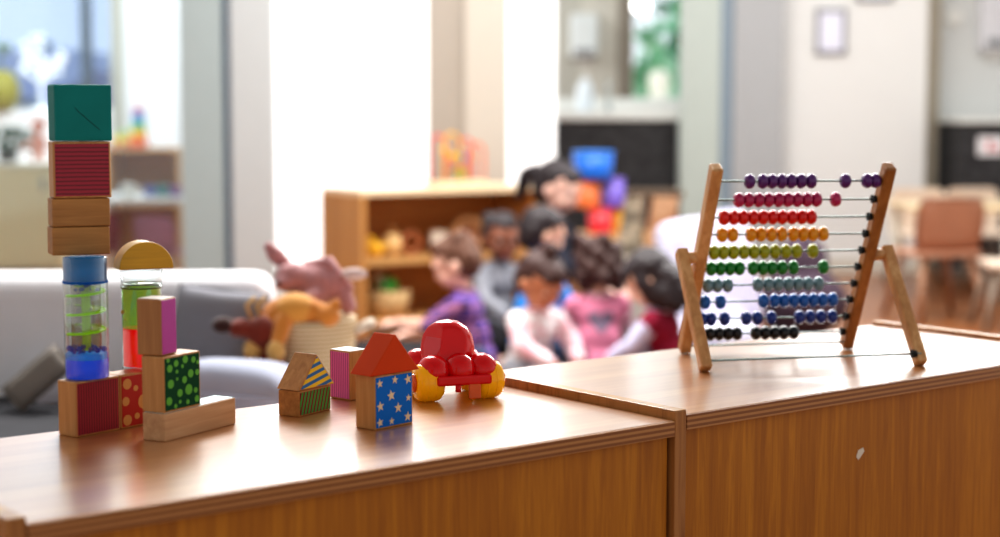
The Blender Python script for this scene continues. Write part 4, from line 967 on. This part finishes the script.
# brown red reindeer hanging over the side
t=thing('plush_reindeer','dark brown and red plush reindeer hanging over the basket side','soft toy',(xb-.085,YBk-.095,zz-.025)); t.scale=(1.05,1.15,1.15)
MB().ell((.0,0,.02),(.035,.03,.032)).ell((-.04,-.01,.03),(.028,.022,.018)).cap((.01,0,0),.016,(.0,-.02,-.06),.012).cap((.03,0,0),.016,(.035,-.02,-.055),.012).remesh('body',fur('plush_brown','#7c2c18'),t,.0045,3,disp=.002,dscale=90)
MB().ell((-.075,-.012,.036),(.022,.018,.015)).build('muzzle',fur('plush_black','#3c1810'),t)
for x in (-.02,.0): MB().tube([(x,0,.045),(x-.01,0,.07),(x+.008,0,.085)],.004,6).build('antler',fur('plush_paw','#dcae66'),t)
for x,z in ((-.045,-.035),(.002,-.075),(.036,-.07)): MB().ell((x,-.024,z),(.018,.014,.013)).build('hoof',fur('plush_tan','#d9a04c'),t)
# ================================================================== PEOPLE
def hand(mb, wrist, d, s=1, side=1, curl=.6):
    d=Vector(d).normalized(); n=Vector((0,0,-1)); n=(n-d*n.dot(d)); n=n.normalized() if n.length>.1 else Vector((0,1,0)); x=d.cross(n)*side
    wrist=Vector(wrist); pal=wrist+d*.026*s
    rot=Matrix((x,d,n)).transposed()
    mb.ell(pal,(.021*s,.028*s,.011*s),rot,sub=2)
    for i,l in enumerate((.021,.025,.023,.017)):
        b=wrist+d*.044*s+x*(i-1.5)*.0125*s; k=b+(d*.75+n*curl*.5).normalized()*l*s; e=k+(d*(1-curl)+n*curl).normalized()*l*.8*s
        mb.cap(b-d*.01*s,.0062*s,k,.0058*s,1); mb.cap(k,.0058*s,e,.0048*s,1)
    b=wrist+d*.014*s-x*.016*s; k=b+(d*.6-x*.8+n*.3).normalized()*.022*s; e=k+(d*.95+n*.4).normalized()*.017*s
    mb.cap(b,.0078*s,k,.0068*s,1); mb.cap(k,.0068*s,e,.0055*s,1)
skin_mats={'light':mat('skin_light','#e8b9a0',.5,var=.04),'tan':mat('skin_tan_','#c98d6c',.5,var=.04),'brown':mat('skin_brown','#8a5640',.5,var=.04),'pink':mat('skin_pink','#efc2b0',.5,var=.04)}
hair_m={'brown':mat('hair_brown','#6a4838',.6,var=.3,bmp=.5,bscale=160),'black':mat('hair_black','#2a2024',.5,var=.3,bmp=.5,bscale=160),'dark':mat('hair_dark','#452c28',.55,var=.3,bmp=.5,bscale=160)}
def person(label, px, py, Y, rz, skin, hair, style, shirt, sleeve, pants, lean=.03, hy=0, hp=20, tilt=0, arms=None, adult=False, group=None, short=False):
    hs = 1.16 if adult else 1.0
    Hw=W(px,py,Y); S=(1.5 if adult else 1.0)
    l=lean*S
    k=(Hw.z-.105*hs*.9)/(.335)           # vertical stretch of the trunk: neck base at .325*k
    zz=lambda z: z*k
    headc=Vector((0,l+.025*hs,Hw.z))
    rz=R(rz); Rm=Matrix.Rotation(rz,3,'Z')
    off=Rm@headc; root=Vector((Hw.x-off.x,Hw.y-off.y,.0085))
    headc.z-=.0085
    t=thing('person',label,'person',root,rz,group)
    wd=.95*(1.42 if adult else 1)
    HM=Matrix.Translation(headc) @ Euler((R(-hp),R(tilt),R(hy)),'XYZ').to_matrix().to_4x4() @ Matrix.Scale(hs,4)
    HM=Matrix.Translation(headc) @ Matrix.Rotation(R(hy),4,'Z') @ Matrix.Rotation(R(tilt),4,'Y') @ Matrix.Rotation(R(-hp),4,'X') @ Matrix.Scale(hs,4)
    def headprims(mb,inf=0):
        def E(c,r,sub=3): mb.ell(c,r,sub=sub,M=HM)
        E((0,-.006,.014),(.069,.081,.080)); E((0,.018,-.024),(.056,.058,.062)); E((0,.030,-.060),(.030,.030,.024))
        for s in (-1,1): E((s*.032,.050,-.028),(.024,.022,.024),2); E((s*.070,-.004,-.012),(.010,.017,.022),2); E((s*.026,.066,.022),(.022,.012,.010),2)
        E((0,.082,-.018),(.0095,.011,.010),2); E((0,.076,-.006),(.007,.010,.018),2)
        E((0,.066,-.050),(.018,.013,.008),2)
    # trunk
    trunk=[((0,0,zz(.085)),(.080*wd,.066*wd,.062*k)),((0,l*.35,zz(.165)),(.071*wd,.058*wd,.075*k)),((0,l*.8,zz(.255)),(.080*wd,.056*wd,.060*k)),((0,l*.9,zz(.292)),(.078*wd,.042*wd,.030*k))]
    sh=[Vector((s*.080*wd,l*.9,zz(.290))) for s in (-1,1)]
    if arms is None: arms=[((.118,.085,.205),(.055,.175,.15)),((.118,.085,.205),(.055,.175,.15))]
    A=[]
    for i,s in enumerate((-1,1)):
        (ex,ey,ez),(hx,hy_,hz)=arms[i]
        A.append((sh[i],Vector((s*ex*S*.9 if not adult else s*ex*1.45,ey*S+l*.5,zz(ez))),Vector((s*hx*S,hy_*S+l*.5,zz(hz)))))
    ra=(.030,.024,.021,.016) if not adult else (.042,.034,.028,.021)
    legs=[]
    for s in (-1,1):
        f=S
        legs.append([Vector((s*.045*f,.0,.095*f)),Vector((s*.062*f,.165*f,.058*f)),Vector((s*.056*f,-.02*f,.034*f)),Vector((s*.055*f,-.085*f,.026*f))])
    rl=[x*S for x in (.052,.044,.034,.022)]
    body=MB(); headprims(body)
    nb=Vector((0,l*.92,zz(.305))); body.cap(nb,.032*hs*(1.15 if adult else 1),headc+Vector((0,-.012,-.04)),.030*hs)
    for c,r in trunk: body.ell(c,r)
    for i,(a,b,c) in enumerate(A):
        body.cap(a,ra[0],b,ra[1]); body.cap(b,ra[1],c,ra[3]); hand(body,c,(c-b),1.0*(1.35 if adult else 1),(-1,1)[i])
    for h,kn,an,ft in legs: body.cap(h,rl[0],kn,rl[1]); body.cap(kn,rl[1],an,rl[2]*.9); body.cap(an,rl[2]*.8,ft,rl[3])
    bo=body.remesh('body',skin_mats[skin],t,.0056 if not adult else .007,2)
    # clothes
    g=.007
    m=MB()
    for c,r in trunk: m.ell(c,tuple(x+g+.003 for x in r))
    m.ell((0,l*.3,zz(.115)),(.088*wd,.072*wd,.05*k))
    for i,(a,b,c) in enumerate(A): m.cap(a,ra[0]+g,a.lerp(b,.35),ra[0]+g)
    so=m.remesh('top',shirt,t,.009,4,disp=.004,dscale=28)
    for i,(a,b,c) in enumerate(A):
        m=MB(); m.cap(a.lerp(b,.25),ra[0]+g+.001,b,ra[1]+g+.001)
        if not short: m.cap(b,ra[1]+g+.001,b.lerp(c,.9),ra[2]+g*.8)
        m.remesh('sleeve',sleeve,t,.008,3,disp=.003,dscale=30)
    m=MB(); m.tube([Vector((.040*hs*math.cos(q),.038*hs*math.sin(q)+l*.92,zz(.325)+.004*math.sin(q))) for q in [2*PI*i/24 for i in range(24)]],.008*hs,8,closed=True).build('collar',sleeve,t)
    m=MB(); m.ell((0,0,zz(.075)),(.084*wd,.072*wd,.066*min(k,1.3)))
    for h,kn,an,ft in legs: m.cap(h,rl[0]+g,kn,rl[1]+g*.7); m.cap(kn,rl[1]+g*.6,an,rl[2])
    m.remesh('trousers',pants,t,.011,3)
    # eyes, mouth, brows
    for s in (-1,1):
        e=MB().ell((s*.027,.0625,.0035),(.0125,.0085,.0085),sub=2,M=HM).build('eye',mat('eye_white','#efe9e4',.3,var=0),t)
        MB().ell((s*.027,.0690,.0030),(.0062,.0040,.0065),sub=2,M=HM).build('iris',mat('iris_dark','#1d1210',.2,var=0),e)
        MB().tube([HM@Vector(p) for p in ((s*.014,.0765,.020),(s*.026,.0755,.0245),(s*.040,.066,.020))],.0022*hs,6).build('eyebrow',hair_m[hair],t)
    MB().ell((0,.0775,-.0485),(.014,.0042,.0032),sub=2,M=HM).ell((0,.0765,-.053),(.012,.0045,.0034),sub=2,M=HM).build('lips',mat('lips','#b8605a',.4,var=0),t)
    # hair
    h=MB()
    def E(c,r,sub=3): h.ell(c,r,sub=sub,M=HM)
    E((0,-.018,.024),(.074,.080,.077)); E((0,-.030,.0),(.074,.066,.072)); E((0,.014,.062),(.054,.052,.031))
    if style!='short': E((0,-.035,-.025),(.070,.052,.055))
    if style in ('fringe','bun','long','pony'):
        for x in (-.04,-.02,0,.02,.04): E((x,.060-.25*abs(x),.054),(.016,.014,.018),2)
    if style=='short':
        for q in range(14): 
            a=q*2.4; E((.05*math.cos(a),-.02+.055*math.sin(a),.06+.02*math.cos(q)),(.024,.024,.020),2)
    if style=='bun': E((0,-.03,.112),(.028,.028,.026)); E((.0,-.02,.092),(.02,.02,.02))
    if style=='messy':
        for q in range(26):
            a=q*2.4; z=-.075+.16*q/26; rr=.068; E((rr*math.cos(a)*.95,-.03+.9*rr*math.sin(a)*(1 if math.sin(a)<0 else .5),z),(.026,.026,.030),2)
    if style=='long':
        E((0,-.055,-.05),(.078,.045,.095)); E((0,-.065,-.11),(.075,.040,.075))
        for s in (-1,1): E((s*.066,.012,-.035),(.018,.034,.075)); E((s*.070,-.02,-.09),(.022,.034,.06))
    if style=='pony':
        E((0,-.105,.02),(.030,.032,.032)); E((0,-.135,-.02),(.028,.028,.055)); E((0,-.135,-.065),(.020,.020,.045))
    hm=h.remesh('hair',hair_m[hair],t,.0065,2,disp=.006,dscale=70)
    if style=='pony': MB().lathe([(.022,-.006),(.028,0),(.022,.006)],20,M=HM@Matrix.Translation((0,-.088,.022))@Matrix.Rotation(PI/2,4,'X')).build('hair_tie',mat('tie_white','#e9e6ea',.6),hm)
    return t,so,HM,k
grp=None
navy=mat('cloth_navy','#181b2b',.85); gry=mat('cloth_grey','#8f9098',.9,var=.1); jeans=mat('cloth_denim','#3d4a66',.9,var=.15); blk=mat('cloth_black','#1d1b20',.9)
pl_=plaid('purple_plaid','#2e2258','#7a58b4','#d890b4',.045)
cream_w=mat('cloth_cream','#e3cfc8',.85); blue_b=mat('cloth_blue','#2f8ee0',.8); pinkc=mat('cloth_pink','#dc86a4',.85,var=.1)
patt=blotch('white_pattern','#f2eff1','#dfa8b2',30,.58,.85,'#6a5f74'); patt2=blotch('pink_pattern','#f0d5de','#d87a9a',34,.52,.85,'#6f5570')
pinksl=blotch('pale_pink_sleeve','#f0d6dc','#e6b5c0',24,.5,.85); magenta=mat('cloth_magenta','#8e1338',.9,var=.15); lilac=mat('cloth_lilac','#c9c9e6',.85,var=.06)
person('child with short brown hair in a purple plaid top reaching left',456,263,5.72,82,'pink','brown','short',pl_,pl_,jeans,lean=.05,hp=28,
    arms=[((.10,.13,.215),(.04,.25,.215)),((.11,.10,.19),(.06,.22,.17))],short=True)
person('child in a grey sweater with black hair and brown face, sitting behind the plaid child',501,238,6.46,-150,'brown','black','short',gry,gry,blk,lean=.02,hp=10,hy=-10)
person('child seen from behind with black hair and a bright blue top below the woman',543,233,6.08,-62,'light','black','pony' if False else 'plain',blue_b,blue_b,jeans,lean=.03,hp=22,hy=-12)
person('child with a top knot in a white patterned jacket looking down',541,281,5.40,-142,'tan','dark','bun',patt,pinksl,gry,lean=.05,hp=38,hy=5)
t5,so5,_,k5=person('child in a pink top with a grey heart on its back',597,265,5.74,6,'light','dark','messy',pinkc,patt2,blk,lean=.035,hp=18)
# grey heart on the back of the pink top: laid on the cloth's own surface
def heart(par, so, zc, s):
    dg=bpy.context.evaluated_depsgraph_get(); dg.update(); b=bmesh.new(); n=40
    pts=[]
    for ring in (0,.35,.7,1):
        row=[]
        for i in range(n):
            a=2*PI*i/n; x=16*math.sin(a)**3; z=13*math.cos(a)-5*math.cos(2*a)-2*math.cos(3*a)-math.cos(4*a)
            x*=s*ring/16; z=z*s*ring/16+zc
            ok,loc,nr,_=so.ray_cast(Vector((x,-1,z)),Vector((0,1,0)))
            row.append(b.verts.new((x,(loc.y if ok else -.06)-.0025,z)))
            if ring==0: break
        pts.append(row)
    for i in range(n): b.faces.new([pts[0][0],pts[1][i],pts[1][(i+1)%n]])
    for r0,r1 in zip(pts[1:],pts[2:]):
        for i in range(n): b.faces.new([r0[i],r1[i],r1[(i+1)%n],r0[(i+1)%n]])
    return MB()._add(b,None,0,True).build('heart_patch',mat('heart_grey','#8d7f96',.9,var=.2),par)
heart(so5,so5,.235*k5,.046)
person('child with long dark hair in a magenta vest bending to the left',650,279,5.36,66,'light','black','long',magenta,lilac,blk,lean=.07,hp=42,hy=10)
tt,so,HM,k=person('dark haired woman with a ponytail and navy top sitting above the children',558,188,6.86,-108,'pink','black','pony',navy,navy,navy,lean=.02,hp=20,hy=-10,adult=True)
